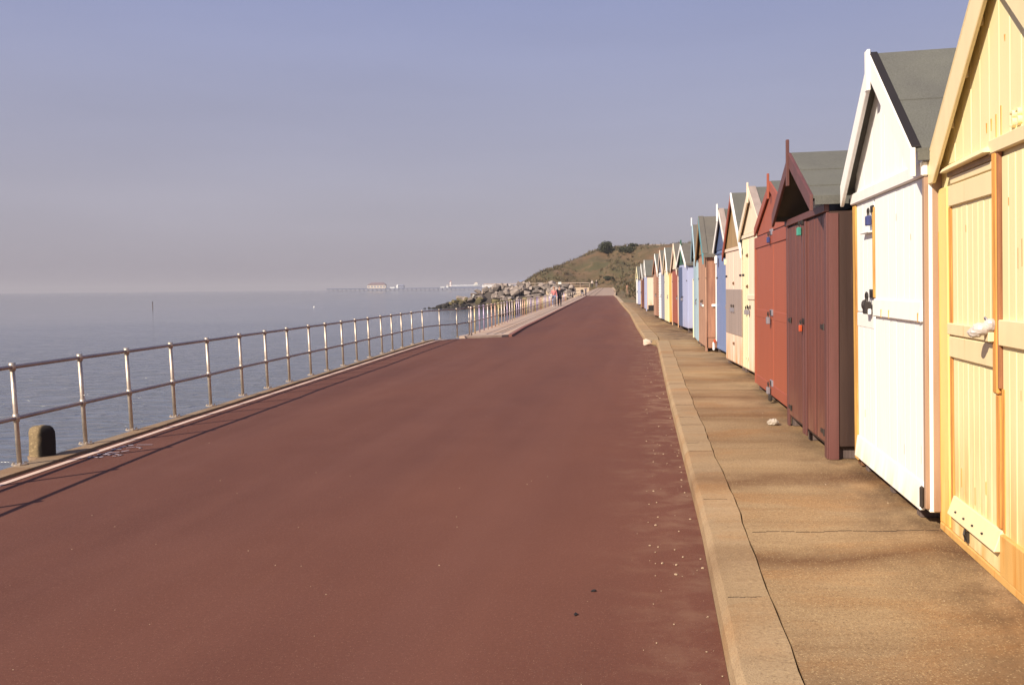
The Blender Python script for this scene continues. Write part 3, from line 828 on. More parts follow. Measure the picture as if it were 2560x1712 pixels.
bm = NB(); h.boards(bm, .12, .70, 8, 1.315, 2.19, .010, .008, .003); h.boards(bm, .12, .70, 8, .13, 1.305, .010, .008, .003); h.part('panel', bm, Wp, dl, 0)
h.bar('rail', Wt, .12, .70, 1.19, 1.30, -.003, .004, dl); h.bar('ledge', Wt, .42, .70, 1.93, 1.945, -.04, .0, dl)
h.padlock(.66, 2.06, -.006, M['lock_blue'], dl, 1.5); lk = h.padlock(.62, 1.40, -.008, M['iron'], dl, 1.9)
bm = NB(); ball(bm, (.60, -.05, 1.375), .032, 10, 6, (1, .8, 1.3)); h.part('lock_cover', bm, M['iron'], dl, 0)
bm = NB(); box(bm, .62, .68, -.04, -.015, 1.30, 1.345); h.part('tag', bm, M['white_plastic'], dl, .006)
h.bar('cover_strip', M['gold_wood'], .702, .742, 1.43, 2.12, -.012, .006, bevel=.004)
dr_ = empty('door', (0, 0, 0)); dr_.parent = h.root
bm = NB(); h.boards(bm, .745, 2.012, 19, .13, 2.19, .010, .009, .003); h.part('panel', bm, Wp, dr_, 0)
bm = NB(); hexa(bm, [(.74,-.024,1.29),(1.99,-.024,1.29),(1.99,.002,1.29),(.74,.002,1.29),(.74,-.014,1.425),(1.99,-.014,1.425),(1.99,.002,1.425),(.74,.002,1.425)])
h.part('rail', bm, Wt, dr_, .01)
for x in (1.0, 1.22, 1.94): h.bar('rust_streak', M['gold_wood'], x, x+.010, 1.292, 1.35, -.0255, -.012, dr_, 0)
bm = NB(); hexa(bm, [(.10,-.032,.10),(2.0,-.032,.10),(2.0,.0,.10),(.10,.0,.10),(.10,-.008,.275),(2.0,-.008,.275),(2.0,.0,.275),(.10,.0,.275)])
h.part('weather_board', bm, Wp, bevel=.01)
h.bar('edge_board', M['worn_edge'], 2.014, 2.058, .12, 2.19, -.012, .03)
h.bar('bolt', M['iron'], 2.005, 2.035, .12, .26, -.038, -.012, bevel=.01)
h.side_boards(M['worn_edge'], w-.008, 12, y0=.03)
h.skids(M['skid'], (.22, 1.0, 1.70), .098)
bm = NB(); box(bm, -.02, .12, .02, .5, .01, .06); h.part('footing', bm, M['rust'])
for x, z, l in ((1.35,2.02,.05),(1.71,1.86,.04),(.98,.62,.09),(1.52,.44,.07),(1.92,.50,.12),(.35,.52,.06)):
    h.bar('rust_run', M['orange_wood'], x, x+.006, z-l, z, -.0005, .004, bevel=0)

# ---- 3: the dark brown-red hut
h = Hut((3.04,9.85), (2.78,7.85), .015, 'dark maroon brown hut with tall finial, green padlock and grey felt roof', he=2.30, ha=2.79, zb=.10, ov=.13, ovs=.05)
w = h.w; D = M['dark_brown_red']
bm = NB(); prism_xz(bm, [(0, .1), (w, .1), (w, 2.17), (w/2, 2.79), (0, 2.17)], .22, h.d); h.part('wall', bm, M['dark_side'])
bm = NB(); prism_xz(bm, [(.02, 2.19), (w-.02, 2.19), (w/2, 2.78)], .20, .218); h.part('gable', bm, M['near_black'])  # deep shade of the recessed gable put into its near-black colour
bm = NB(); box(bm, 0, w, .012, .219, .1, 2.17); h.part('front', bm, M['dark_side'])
h.roof(M['felt'], (.42, .78)); h.barge(M['dark_brown_trim'], .14, .028)
h.finial(M['dark_brown_trim'], 2.95, 2.50, .05)
h.bar('eave_beam', M['dark_brown_trim'], .0, w, 2.165, 2.23, -.03, .012)
h.bar('corner_post', M['dark_brown_trim'], -.01, .09, .0, 2.16, -.012, .014, bevel=.006)
h.bar('corner_post', M['dark_brown_trim'], w-.10, w+.004, .0, 2.16, -.014, .014, bevel=.006)
for xa, xb, nb in ((.095, 1.0, 2), (1.045, w-.105, 3)):
    de = empty('door', (0, 0, 0)); de.parent = h.root
    bm = NB(); h.boards(bm, xa, xb, nb*2, .13, 2.15, .010, .014, .008); h.part('panel', bm, D, de)
    h.bar('batten', M['dark_brown_trim'], xa+.005 if xa > 1 else xb-.07, xa+.07 if xa > 1 else xb-.002, .06, 2.15, -.022, -.003, de)
    h.hinge(xb-.17 if xa > 1 else xa, 1.16, -.008, M['iron'], .17, de)
    h.hinge(xb-.17 if xa > 1 else xa, .22, -.008, M['iron'], .17, de)
    if xa < 1:
        h.padlock(.93, 2.10, -.022, M['lock_green'], de, 1.6); h.padlock(.975, 1.14, -.024, M['lock_red'], de, 1.3)
h.bar('label_plate', M['white_plastic'], 1.32, 1.47, 2.232, 2.31, -.02, .10, bevel=.004)
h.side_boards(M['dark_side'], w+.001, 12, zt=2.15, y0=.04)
h.bar('corner_strip', M['dark_brown_trim'], w+.004, w+.030, .0, 2.15, .0, .085)
h.skids(M['skid'], (.02, .95, w-.12), .098)
h.bar('base_flap', M['near_black'], w+.01, w+.05, .02, .24, .22, 1.2)

# ---- 4: the red hut
h = Hut((3.63,13.3), (3.24,10.40), .010, 'brick red hut with smooth boarded front and short finial', he=2.35, ha=2.86, zb=.10, ov=.01, ovs=.03)
w = h.w; Rp, Rt = M['red_paint'], M['red_trim']
h.wall(M['dark_brown_trim']); h.roof(M['felt'], (.5,)); h.barge(Rt, .13, .022)
h.finial(Rt, 2.99, 2.66, .05)
bm = NB(); prism_xz(bm, [(.03, 2.25), (w-.03, 2.25), (w-.03, 2.34), (w/2, 2.84), (.03, 2.34)], .002, .011); h.part('gable', bm, Rp)
de = empty('door', (0, 0, 0)); de.parent = h.root
h.bar('panel', Rp, .06, w-.06, .14, 2.20, -.016, .010, de)
h.bar('stile', Rt, 0, .075, .10, 2.225, -.030, .010, de); h.bar('stile', Rt, w-.09, w, .10, 2.225, -.030, .010, de)
h.bar('rail', Rt, .075, w-.09, 2.07, 2.225, -.029, .008, de); h.bar('rail', Rp, .075, w-.09, 1.085, 1.20, -.020, .008, de)
h.bar('rail', Rt, .075, w-.09, .10, .24, -.024, .008, de)
h.bar('meeting_strip', Rp, 1.62, 1.74, .10, 2.215, -.0195, -.01, de)
for z, q in ((2.16, 1.5), (1.12, 1.8), (.20, 1.8)):
    h.padlock(1.54, z, -.030, M['lock_grey'] if z < 2 else M['lock_blue'], de, q); h.bar('lock_plate', M['lock_grey'], 1.52, 1.72, z+.02, z+.10, -.036, -.015, de)
h.bar('threshold_hook', M['iron'], 1.60, 1.68, .03, .11, -.07, -.025, bevel=.01)
h.skids(M['skid'], (.05, 1.2, w-.15), .098)

# ---- generic hut, for the rest of the row
def hut(Fp, Np, label, wallm, gablem, barl, barr, roofm, lean=.010, he=2.3, ha=3.2, zb=.08, ov=.05, ovs=.08, finial=None, fin=(3.3, 3.0), doors=(), sidem=None, hb=.15, beam=None, w=None, seams=(.5,), corner=None, shingle=False, capm=None, side_zb=None):
    h = Hut(Fp, Np, lean, label, w=w, he=he, ha=ha, zb=zb, ov=ov, ovs=ovs); w = h.w
    h.wall(wallm)
    bm = NB(); h.boards(bm, .02, w-.02, 10, he-.02, lambda x: h.zr(x)-.004, .011); h.part('gable', bm, gablem, bevel=0)
    h.roof(roofm, seams); h.barge(barl, hb, .026, barr)
    if capm: h.capping(capm, .10, .012)
    if finial: h.finial(finial, fin[0], fin[1], .06)
    if beam: h.bar('eave_beam', beam, -.01, w+.01, he-.09, he-.03, -.022, .012)
    for (a, b, m, n) in doors:
        de = empty('door', (0, 0, 0)); de.parent = h.root
        bm = NB()
        if shingle:
            for i in range(17): 
                z = zb+.02+i*(he-.12-zb)/17
                hexa(bm, [(a,-.035,z),(b,-.035,z),(b,.008,z),(a,.008,z),(a,-.008,z+.125),(b,-.008,z+.125),(b,.008,z+.125),(a,.008,z+.125)])
        else: h.boards(bm, a, b, n, zb+.02, he-.10, .010, .013, .005)
        h.part('panel', bm, m, de)
        h.padlock(a+.12 if a > .5 else b-.10, 1.12, -.006, M['lock_grey'], de, 1.6)
        h.bar('hinge', M['iron'], b-.2 if a > .5 else a, b if a > .5 else a+.2, 1.7, 1.74, -.012, -.002, de)
    if corner:
        h.bar('corner_post', corner, -.012, .09, .0, he-.04, -.014, .014); h.bar('corner_post', corner, w-.09, w+.012, .0, he-.04, -.014, .014)
    if sidem: h.side_boards(sidem, w+.001, 12, z0=side_zb)
    h.skids(M['skid'], (.1, w-.2), max(zb, side_zb or 0))
    return h

# 5 cream with pale yellow strip
h = hut((4.12,16.04), (3.95,14.05), 'cream hut with pale yellow door board, between the red hut and the pink hut', M['cream_paint'], M['cream_paint'], M['cream_paint'], M['cream_paint'], M['felt'],
    he=2.44, ha=3.13, ovs=.03, ov=.04, beam=M['cream_paint'], doors=((.04,.62,M['pale_yellow'],3),(.66,1.96,M['cream_paint'],7)), capm=M['grey_panel'])
h.bar('rail', M['cream_paint'], .62, 1.96, 1.30, 1.38, -.02, .0); h.hinge(.46, 2.05, -.01, M['rust'], .16); h.hinge(.46, 1.52, -.01, M['rust'], .16); h.hinge(.46, .28, -.01, M['cream_paint'], .16)
h.finial(M['cream_paint'], 3.24, 2.9, .05)
# 6 pinkish cream, red and white barge boards, grey patch
h = hut((4.28,17.95), (4.13,16.08), 'pinkish hut with a square grey board on its door, red and white barge boards', M['pink_cream'], M['soffit'], M['red_trim'], M['white_trim'], M['felt'],
    he=2.28, ha=3.24, ovs=.14, ov=.03, beam=M['pink_cream'], doors=((.04,.94,M['pink_cream'],2),(.96,1.83,M['pink_cream'],2)))
h.bar('patch_board', M['grey_panel'], .10, 1.85, .62, 1.47, -.014, .0, bevel=.006)
h.hinge(.9, 1.58, -.01, M['rust'], .14); h.hinge(.9, .45, -.01, M['rust'], .16); h.bar('corner_block', M['pale_yellow'], -.02, .07, 1.95, 2.06, -.03, .0)
# 7 blue
h = hut((4.78,21.0), (4.62,19.1), 'mid blue hut with white barge boards and white corner post', M['blue_paint'], M['dark_blue'], M['white_trim'], M['white_trim'], M['felt'],
    he=2.36, ha=3.20, ovs=.06, ov=.05, doors=((.10,1.85,M['blue_paint'],1),), capm=M['grey_panel'])
h.bar('corner_post', M['white_trim'], -.012, .10, .25, 2.24, -.014, .014); h.bar('apex_block', M['white_trim'], .92, 1.0, 2.95, 3.34, -.12, -.09)
h.bar('shade_board', M['dark_blue'], .02, 1.89, 2.24, 2.28, -.02, .012)
h.bar('drop_bolt', M['white_plastic'], .05, .16, .04, .24, -.10, -.05, bevel=.02); h.bar('drop_bolt', M['lock_red'], .17, .24, .22, .30, -.09, -.04, bevel=.01)
h.bar('lamp', M['white_plastic'], .42, .56, 2.02, 2.22, -.10, -.03, bevel=.03)
# 8 brown boards, teal barge
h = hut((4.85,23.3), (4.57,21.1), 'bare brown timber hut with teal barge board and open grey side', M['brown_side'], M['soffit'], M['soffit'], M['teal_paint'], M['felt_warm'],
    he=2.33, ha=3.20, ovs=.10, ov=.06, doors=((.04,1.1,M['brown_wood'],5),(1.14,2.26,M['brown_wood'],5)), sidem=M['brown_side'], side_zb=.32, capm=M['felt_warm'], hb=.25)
h.bar('corner_post', M['brown_wood'], h.w-.11, h.w+.02, .0, 2.23, -.02, .03, bevel=.008)
h.bar('handle', M['white_plastic'], 1.30, 1.60, 1.03, 1.09, -.03, .0, bevel=.01); h.bar('base_flap', M['near_black'], h.w+.005, h.w+.04, .0, .34, .30, 1.3)
h.bar('wall_handle', M['white_plastic'], h.w+.02, h.w+.06, 1.05, 1.11, .12, .26, bevel=.01)
# 9 light blue
h = hut((5.30,26.2), (4.93,23.9), 'light blue hut with yellow corner strip, half hidden behind the brown hut', M['light_blue'], M['light_blue'], M['light_blue'], M['light_blue'], M['felt_warm'],
    he=2.35, ha=3.2, ovs=.08, ov=.05, doors=((.20,2.2,M['light_blue'],8),), finial=M['white_trim'], fin=(3.42, 3.2))
h.bar('corner_strip', M['pale_yellow'], -.012, .14, .05, 1.75, -.02, .014)
# 10 lilac
h = hut((6.0,32.3), (5.82,29.75), 'lilac hut with green gable end and ragged lilac side boards', M['lilac_paint'], M['green_paint'], M['white_trim'], M['white_trim'], M['felt_warm'],
    he=2.30, ha=2.95, ovs=.08, ov=.06, zb=.14, doors=((.05,1.15,M['dark_blue'],3),(1.2,2.5,M['lilac_paint'],5)), sidem=M['lilac_paint'], seams=(.45,.8))
h.finial(M['green_paint'], 3.12, 2.4, .30, -.075)
# 11 chestnut
h = hut((6.41,35.9), (6.20,33.45), 'chestnut brown hut with peach barge boards beside the lilac hut', M['dark_brown_red'], M['cream_paint'], M['pink_cream'], M['cream_paint'], M['felt_warm'],
    he=2.22, ha=3.15, ovs=.08, zb=.12, doors=((.10,2.3,M['red_trim'],6),), corner=M['pink_cream'], hb=.24)
# 12 pale lemon
h = hut((6.60,38.8), (6.39,36.6), 'pale lemon hut with cream barge boards, narrow front', M['pale_yellow'], M['cream_paint'], M['cream_paint'], M['white_trim'], M['felt'],
    he=2.24, ha=3.12, doors=((.03,2.1,M['pale_yellow'],7),), sidem=M['orange_plinth'], beam=M['cream_paint'], hb=.2)
# 13 white shingles
h = hut((6.88,41.9), (6.70,39.65), 'hut faced with overlapping white weatherboards and a pink barge', M['blue_grey'], M['blue_grey'], M['pink_cream'], M['pink_cream'], M['felt'],
    he=2.26, ha=3.14, doors=((.03,1.35,M['white_paint'],3),), shingle=True, hb=.18)
h.bar('shutter', M['blue_grey'], 1.4, 2.2, .1, 2.15, -.03, .006)
# 14 brown boards
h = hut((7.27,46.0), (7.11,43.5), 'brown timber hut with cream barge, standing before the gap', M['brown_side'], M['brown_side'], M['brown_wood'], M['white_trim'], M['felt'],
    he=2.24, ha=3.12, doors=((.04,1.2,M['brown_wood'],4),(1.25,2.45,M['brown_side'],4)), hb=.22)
# 15 set apart beyond the gap
h = hut((8.74,59.3), (8.55,57.0), 'hut with pale pink side wall and broad grey felt roof facing us', M['pink_cream'], M['white_trim'], M['white_trim'], M['white_trim'], M['felt'],
    he=2.28, ha=3.22, zb=.10, ovs=.06, doors=((.05,2.2,M['lilac_paint'],6),), seams=(), hb=.2, side_zb=.35)
h.bar('corner_post', M['lilac_paint'], h.w-.10, h.w+.02, 0, 2.24, -.04, .03)
h.bar('base_flap', M['near_black'], h.w+.01, h.w+.05, 0, .36, .1, 2.2)
bm = NB(); box(bm, h.w+.006, h.w+.03, .40, h.d-.05, .37, 2.2); h.part('side_panel', bm, M['beige_side'])
# 16, 17 the last two
h = hut((9.28,64.6), (9.04,61.6), 'dark brown hut with whitish barge, last but one of the row', M['dark_brown_red'], M['dark_side'], M['white_trim'], M['white_trim'], M['felt'],
    he=2.2, ha=3.1, w=2.5, doors=((.05,.5,M['orange_plinth'],2),(.55,2.4,M['dark_brown_red'],5)), hb=.2)
h = hut((10.75,77.6), (10.55,74.6), 'white and lilac hut with lemon gable, last in the row', M['lilac_paint'], M['pale_yellow'], M['pale_yellow'], M['pale_yellow'], M['felt'],
    he=2.25, ha=3.2, w=2.6, doors=((.05,1.5,M['white_paint'],4),(1.55,2.5,M['lilac_paint'],3)), hb=.3)

# ------------------------------------------------------------------ railings
def railing(name, pts, label, tops, post_r=.0225, rail_r=.0205, lean=.035, n=10, plates=True, every=1, tints=None, group='tubular promenade railings', ends=None):
    root = empty(name, (pts[0][0], pts[0][1], 0)); tag(root, label, 'railing', group)
    o = Vector((pts[0][0], pts[0][1], 0))
    P = [Vector((p[0], p[1], p[2] if len(p) > 2 else 0))-o for p in pts]
    def off(i):
        d = (P[min(i+1, len(P)-1)]-P[max(i-1, 0)]); d.z = 0; d.normalize()
        return Vector((-d.y, d.x, 0))*lean
    for zi, zt in enumerate(tops):
        bm = NB(); tube(bm, [p+off(i)*zt+Vector((0,0,zt)) for i, p in enumerate(P)], rail_r, n)
        obj('rail', bm, M['rail_steel'], root, True)
    H = tops[0]+.02
    for i, p in enumerate(P):
        if i % every: continue
        q = off(i); bm = NB()
        tube(bm, [p, p+q*H+Vector((0,0,H))], post_r, n)
        for zt in tops:
            c = p+q*zt+Vector((0,0,zt)); tube(bm, [c-q*.05-Vector((0,0,.035)), c+Vector((0,0,.040))], post_r+.008, n)
        po = obj('post', bm, M['steel'] if not tints else M[tints[(i*7+i//3) % len(tints)]], root, True)
        if plates:
            bm = NB(); cyl(bm, (p.x, p.y, p.z), .072, .012, 12)
            for a in range(4):
                cyl(bm, (p.x+.052*cos(a*pi/2+.6), p.y+.052*sin(a*pi/2+.6), p.z+.012), .011, .016, 6)
            obj('base_plate', bm, M['steel'], po)
    return root
near = [(lerp(FENCE, y), y, .018) for y in (2.6, 3.75, 4.9, 6.05, 7.3)]+[(b, a, .018) for a, b in FENCE[3:]]+[(-2.34,29.33,.018),(-1.81,29.80,.03),(-1.42,30.15,.076)]
railing('promenade_railing', near, 'bare steel railing with two rails along the near promenade edge', (.93, .445))
d0 = 30.21; fp = []
y = 31.25
while y < 108.3:
    fp.append((lerp(FAR_FENCE, y), y, .075)); y += 1.145
railing('promenade_railing', [(-1.36,30.3,.075)]+fp, 'long railing of closely spaced, faintly multicoloured posts beside the pale apron', (.92, .445), .024, .018, .012, 8, False, tints=('steel_pale','steel_violet','steel_pale','steel_ochre','steel_orange','steel_pale','steel_violet','steel_ochre'))
lr = railing('promenade_railing', [(lerp(FAR_FENCE, y), y, .075) for y in (109.5, 118, 127, 136, 145, 154, 163, 171)], 'farthest steel railing, from the looped end to the pushchair', (.95, .48), .03, .03, 0, 8, False)
bm = NB()
tube(bm, [(0,0,.95),(.02,-1.5,.95),(.05,-1.75,.9),(.05,-1.75,.2),(.02,-1.5,.15),(0,-.8,.15)], .03, 8); obj('end_loop', bm, M['steel'], lr, True)

# ------------------------------------------------------------------ bollard
root = empty('bollard', (-4.72, 8.95, 0)); tag(root, 'squat square concrete bollard, shade painted black on one side, behind the railing', 'bollard')
bm = NB(); uvl = bm.loops.layers.uv.new('UVMap')
prof = [(.100, -.35), (.102, .0), (.100, .16), (.098, .255), (.088, .292), (.066, .314), (.03, .322)]
rings = []
for r, z in prof:
    ring = []
    for i in range(24):
        a = 2*pi*i/24
        q = (abs(cos(a))**5+abs(sin(a))**5)**(-1/5)
        jr = r*q*(1+.02*sin(i*2.3+z*20)+RND.uniform(-.012, .012))
        ring.append(bm.verts.new((jr*cos(a+1.04), jr*sin(a+1.04), z)))
    rings.append(ring)
for a, b in zip(rings, rings[1:]):
    for i in range(24):
        f = bm.faces.new([a[i], a[(i+1)%24], b[(i+1)%24], b[i]])
        for l in f.loops: l[uvl].uv = (l.vert.co.x+l.vert.co.y, l.vert.co.z)
bm.faces.new(rings[-1])
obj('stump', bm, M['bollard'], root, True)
bm = NB(); cyl(bm, (0, 0, -.01), .135, .03, 16); obj('collar', bm, M['coping'], root)

# ------------------------------------------------------------------ things on the ground
def ribbon(bm, pts, w, z):
    for (a, b) in zip(pts, pts[1:]):
        a, b = Vector((*a, z)), Vector((*b, z)); d = (b-a); 
        if d.length < 1e-4: continue
        nrm = Vector((-d.y, d.x, 0)).normalized()*w/2; e = d.normalized()*w*.35
        bm.faces.new([bm.verts.new(p) for p in (a-nrm-e, b-nrm+e, b+nrm+e, a+nrm-e)])
GRAF = [(0.03, [(-4.236, 8.894), (-4.229, 8.959), (-4.179, 8.913), (-4.131, 8.878), (-4.114, 8.932)]), (0.05, [(-4.21, 9.07), (-4.178, 9.091), (-4.124, 9.054)]), (0.035, [(-4.156, 9.135), (-4.134, 9.18)]), (0.04, [(-4.19, 9.336), (-4.169, 9.395), (-4.158, 9.419)]), (0.03, [(-4.185, 9.324), (-4.113, 9.344)]), (0.045, [(-4.153, 9.467), (-4.132, 9.541), (-4.09, 9.576)]), (0.02, [(-4.038, 9.599), (-3.886, 9.603)]), (0.02, [(-4.074, 9.414), (-4.002, 9.46), (-3.92, 9.407), (-3.926, 9.371)]), (0.025, [(-4.092, 9.132), (-4.039, 9.176), (-3.993, 9.255)]), (0.02, [(-4.081, 8.996), (-4.076, 9.086), (-3.977, 9.013), (-3.953, 9.023), (-3.973, 8.947), (-4.015, 8.949)])]
bm = NB()
for i, (wd_, st) in enumerate(GRAF): ribbon(bm, st, wd_, .0045+i*.0003)
structure('paint_scrawl', bm, M['spray'])

bm = NB()
def pebble(bm, c, r):
    n0 = len(bm.verts)
    bmesh.ops.create_icosphere(bm, subdivisions=1, radius=r, matrix=Matrix.Translation(c) @ Matrix.Rotation(RND.uniform(0, 6), 4, 'Z') @ Matrix.Diagonal((RND.uniform(.8, 1.5), RND.uniform(.7, 1.1), .6, 1)))
for _ in range(140):
    y = 3+RND.random()**1.6*20; x = RND.uniform(xl(y)+.4, xr(y)-.1)
    pebble(bm, (x, y, .002), RND.uniform(.002, .005))
for _ in range(260):
    y = RND.uniform(3.5, 24); x = xr(y)-RND.random()**2*.35-.02
    pebble(bm, (x, y, .003), RND.random()**2*.008+.002)
for _ in range(40):
    y = RND.uniform(4, 22); x = kx(y)+RND.uniform(.1, 1.6)
    pebble(bm, (x, y, .122), RND.uniform(.003, .008))
tag(obj('loose_grit', bm, plain('grit', (.40, .29, .19), .8)), 'scattered pale grit and pebbles on the red tarmac', 'grit', kind='stuff')

bm = NB(); bmesh.ops.create_icosphere(bm, subdivisions=3, radius=.05, matrix=Matrix.Translation((0,0,.03)) @ Matrix.Diagonal((1.25, 1, .75, 1)))
for v in bm.verts: v.co *= 1+RND.uniform(-.16, .16)
o = obj('plastic_scrap', bm, plain('clear_scrap', (.42, .36, .30), .3)); o.location = (2.86, 9.82, .12); tag(o, 'crumpled clear white plastic scrap lying on the slab before the maroon hut', 'litter')
bm = NB(); pts = [Vector((RND.gauss(0, 1), RND.gauss(0, 1), RND.gauss(0, 1))).normalized()*RND.uniform(.8, 1) for _ in range(16)]
for p in pts: bm.verts.new((p.x*.17, p.y*.13, p.z*.13+.09))
bmesh.ops.convex_hull(bm, input=bm.verts)
o = obj('stone', bm, plain('broken_concrete', (.55, .42, .33), .9)); o.location = (3.80, 25.25, 0); tag(o, 'broken pale lump of kerb concrete lying where the platform steps out', 'stone')
for i, (x, y, r_) in enumerate(((1.33, 3.62, 0.3), (.55, 4.45, 1.2))):
    bm = NB(); vs = [bm.verts.new(p) for p in ((-.016,0,.002),(-.006,.009,.006),(.011,.005,.010),(.018,-.002,.003),(.004,-.009,.005))]; bm.faces.new(vs)
    ex = bmesh.ops.extrude_face_region(bm, geom=bm.faces[:]); bmesh.ops.translate(bm, vec=(0,0,.003), verts=[v for v in ex['geom'] if isinstance(v, bmesh.types.BMVert)])
    o = obj('dead_leaf', bm, M['near_black']); o.location = ((.31, 4.45, 0) if i else (.43, 4.80, 0)); o.rotation_euler = (0, 0, r_)
    tag(o, ('curled dark dead leaf on the red tarmac, lower left of the pair', 'curled dark dead leaf on the red tarmac, upper right of the pair')[i == 0], 'leaf')

# ------------------------------------------------------------------ rock groyne
rr = random.Random(5)
protos = {}
for mk in ('rock_dry', 'rock_green', 'rock_wet'):
    protos[mk] = []
    for q in range(9):
        bm = NB()
        ax = (rr.uniform(.75, 1.15), rr.uniform(.6, .95), rr.uniform(.5, .8))
        for _ in range(12):
            p = Vector((rr.gauss(0,1), rr.gauss(0,1), rr.gauss(0,1))).normalized()
            mx = max(abs(p.x), abs(p.y), abs(p.z)); p = p*(.55+.45/mx*.75)*rr.uniform(.85, 1)
            bm.verts.new((p.x*ax[0], p.y*ax[1], p.z*ax[2]))
        r_ = bmesh.ops.convex_hull(bm, input=bm.verts)
        bmesh.ops.delete(bm, geom=[v for v in bm.verts if not v.link_faces], context='VERTS')
        bmesh.ops.bevel(bm, geom=bm.edges[:], offset=.025, segments=1, affect='EDGES')
        me = bpy.data.meshes.new('boulder'); bmesh.ops.recalc_face_normals(bm, faces=bm.faces); bm.to_mesh(me); bm.free()
        me.materials.append(M[mk]); protos[mk].append(me)
LAB = {'rock_dry': 'angular dry grey brown boulder heaped on the groyne', 'rock_green': 'boulder coated with green algae low on the groyne', 'rock_wet': 'dark wet boulder at the water line of the groyne'}
def boulder(x, y, z, s, mk, label=None, grp=None):
    o = bpy.data.objects.new('boulder', rr.choice(protos[mk])); COL.objects.link(o)
    o.location = (x, y, z); o.rotation_euler = (rr.uniform(-.5, .5), rr.uniform(-.5, .5), rr.uniform(0, 6.28)); o.scale = (s, s, s*rr.uniform(.8, 1.1))
    tag(o, label or LAB[mk], 'boulder', grp or {'rock_dry': 'dry boulders of the rock groyne', 'rock_green': 'green boulders of the rock groyne', 'rock_wet': 'wet boulders of the rock groyne'}[mk])
    return o
CREST = [(-15.5,-2.3),(-13.8,-1.7),(-10.5,-.40),(-7.5,.75),(-4.5,1.75),(-2.2,2.40),(1,2.55),(6,2.5),(10,2.3),(13,2.0)]
def crest(x): return lerp(CREST, x)
def gy(x): return lerp([(-15.5,166),(-7,163),(3,159),(13,158)], x)
# core of the mound
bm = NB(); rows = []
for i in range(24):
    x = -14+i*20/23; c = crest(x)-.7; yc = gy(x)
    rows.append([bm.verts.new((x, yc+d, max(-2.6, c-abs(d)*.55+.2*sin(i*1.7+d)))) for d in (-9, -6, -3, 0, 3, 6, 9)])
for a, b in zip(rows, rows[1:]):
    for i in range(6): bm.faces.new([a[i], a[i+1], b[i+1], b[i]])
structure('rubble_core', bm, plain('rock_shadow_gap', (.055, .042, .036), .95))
nb = 0
for k_ in range(900):
    if nb >= 200: break
    x = rr.uniform(-15, 13.2); d = rr.uniform(-9.5, 0) if rr.random() < .85 else rr.uniform(0, 2)
    if x > 10 and d < -3.5: continue
    z = crest(x)+d*.40 if d < 0 else crest(x)-d*.4
    if z < -2.3 or x > lerp(FAR_FENCE, gy(x)+d)-.8: continue
    zz = z-.25+rr.uniform(-.2, .15)
    mk = 'rock_wet' if zz < -1.45+rr.uniform(-.1, .25) else ('rock_green' if zz < -.65+rr.uniform(-.3, .5) else 'rock_dry')
    boulder(x, gy(x)+d, zz, rr.uniform(.74, 1.22), mk); nb += 1
for x, s in ((-15.9, .45), (-14.9, .55), (-14.2, .75), (-13.3, .7), (-12.3, .85), (-11.2, .8)):
    boulder(x, gy(x)-1.5, -2.0 if x < -14 else -1.75, s, 'rock_wet')
# rocks in the water along the wall, seen between the railing posts
n2 = 0
while n2 < 78:
    y = rr.uniform(116, 152); xw = lerp(FAR_FENCE, y)-.4; span = lerp([(116, 9), (128, 8), (152, 10)], y)
    x = xw-rr.uniform(.3, span); z = -2.0+rr.uniform(-.15, .2)+max(0, 1-(xw-x)/span)*2.2*(y-104)/48
    mk = 'rock_wet' if z < -1.55 else ('rock_green' if z < -.9 else 'rock_dry')
    boulder(x, y, z, rr.uniform(.4, .95), mk, {'rock_wet': 'dark low boulder in the water beside the sea wall, behind the railing', 'rock_green': 'greenish boulder piled against the sea wall behind the railing', 'rock_dry': 'dry boulder piled high against the sea wall behind the railing'}[mk],
            {'rock_wet': 'dark boulders along the sea wall', 'rock_green': 'greenish boulders along the sea wall', 'rock_dry': 'dry boulders along the sea wall'}[mk]); n2 += 1
for x, y, z, s_ in ((8.4,157,1.3,1.0),(9.6,158.5,1.2,.95),(10.6,160,1.1,.9),(11.3,163,1.0,.9),(9.2,161,1.9,1.1),(10.4,163.5,1.8,1.0),(7.4,156,1.4,1.1),(8.2,160,2.0,1.0),(11.4,166,1.5,.9),(9.5,155,.7,1.0),(10.2,156.5,.6,.8),(8.7,153.5,.5,.95),(6.9,153,.6,1.0),(11.2,168.5,1.6,.8)):
    boulder(x, y, z-.2, s_, 'rock_dry')
o = boulder(-6.6, 158.2, 1.15-.9, .55, 'rock_dry', 'small bright white boulder halfway up the groyne', 'white boulder of the rock groyne')
o.data = o.data.copy(); o.data.materials[0] = M['rock_white']

# ------------------------------------------------------------------ things on and off the headland
# rail along the further sea wall
root = empty('far_railing', (18.6, 215, 1.62)); tag(root, 'pale handrail along the far sea wall at the foot of the hill', 'railing')
pts = [Vector((18.6+(-7-18.6)*i/12-18.6, 215+(229-215)*i/12-215, 0)) for i in range(13)]
bm = NB(); tube(bm, [p+Vector((0,0,1.1)) for p in pts], .07, 6); obj('rail', bm, M['apron'], root)
bm = NB(); tube(bm, [p+Vector((0,0,.55)) for p in pts], .04, 6); obj('rail', bm, M['apron'], root)
for p in pts:
    bm = NB(); tube(bm, [p, p+Vector((0,0,1.1))], .05, 6); obj('post', bm, M['apron'], root)
bm = NB(); uvl = bm.loops.layers.uv.new('UVMap')
a = [(18.5,214.9),(-7,228.8),(-8.5,261),(18.6,261)]
hexa(bm, [(*p, -3.4) for p in a]+[(*p, 1.60) for p in a]); structure('far_sea_wall', bm, M['wall_conc'])
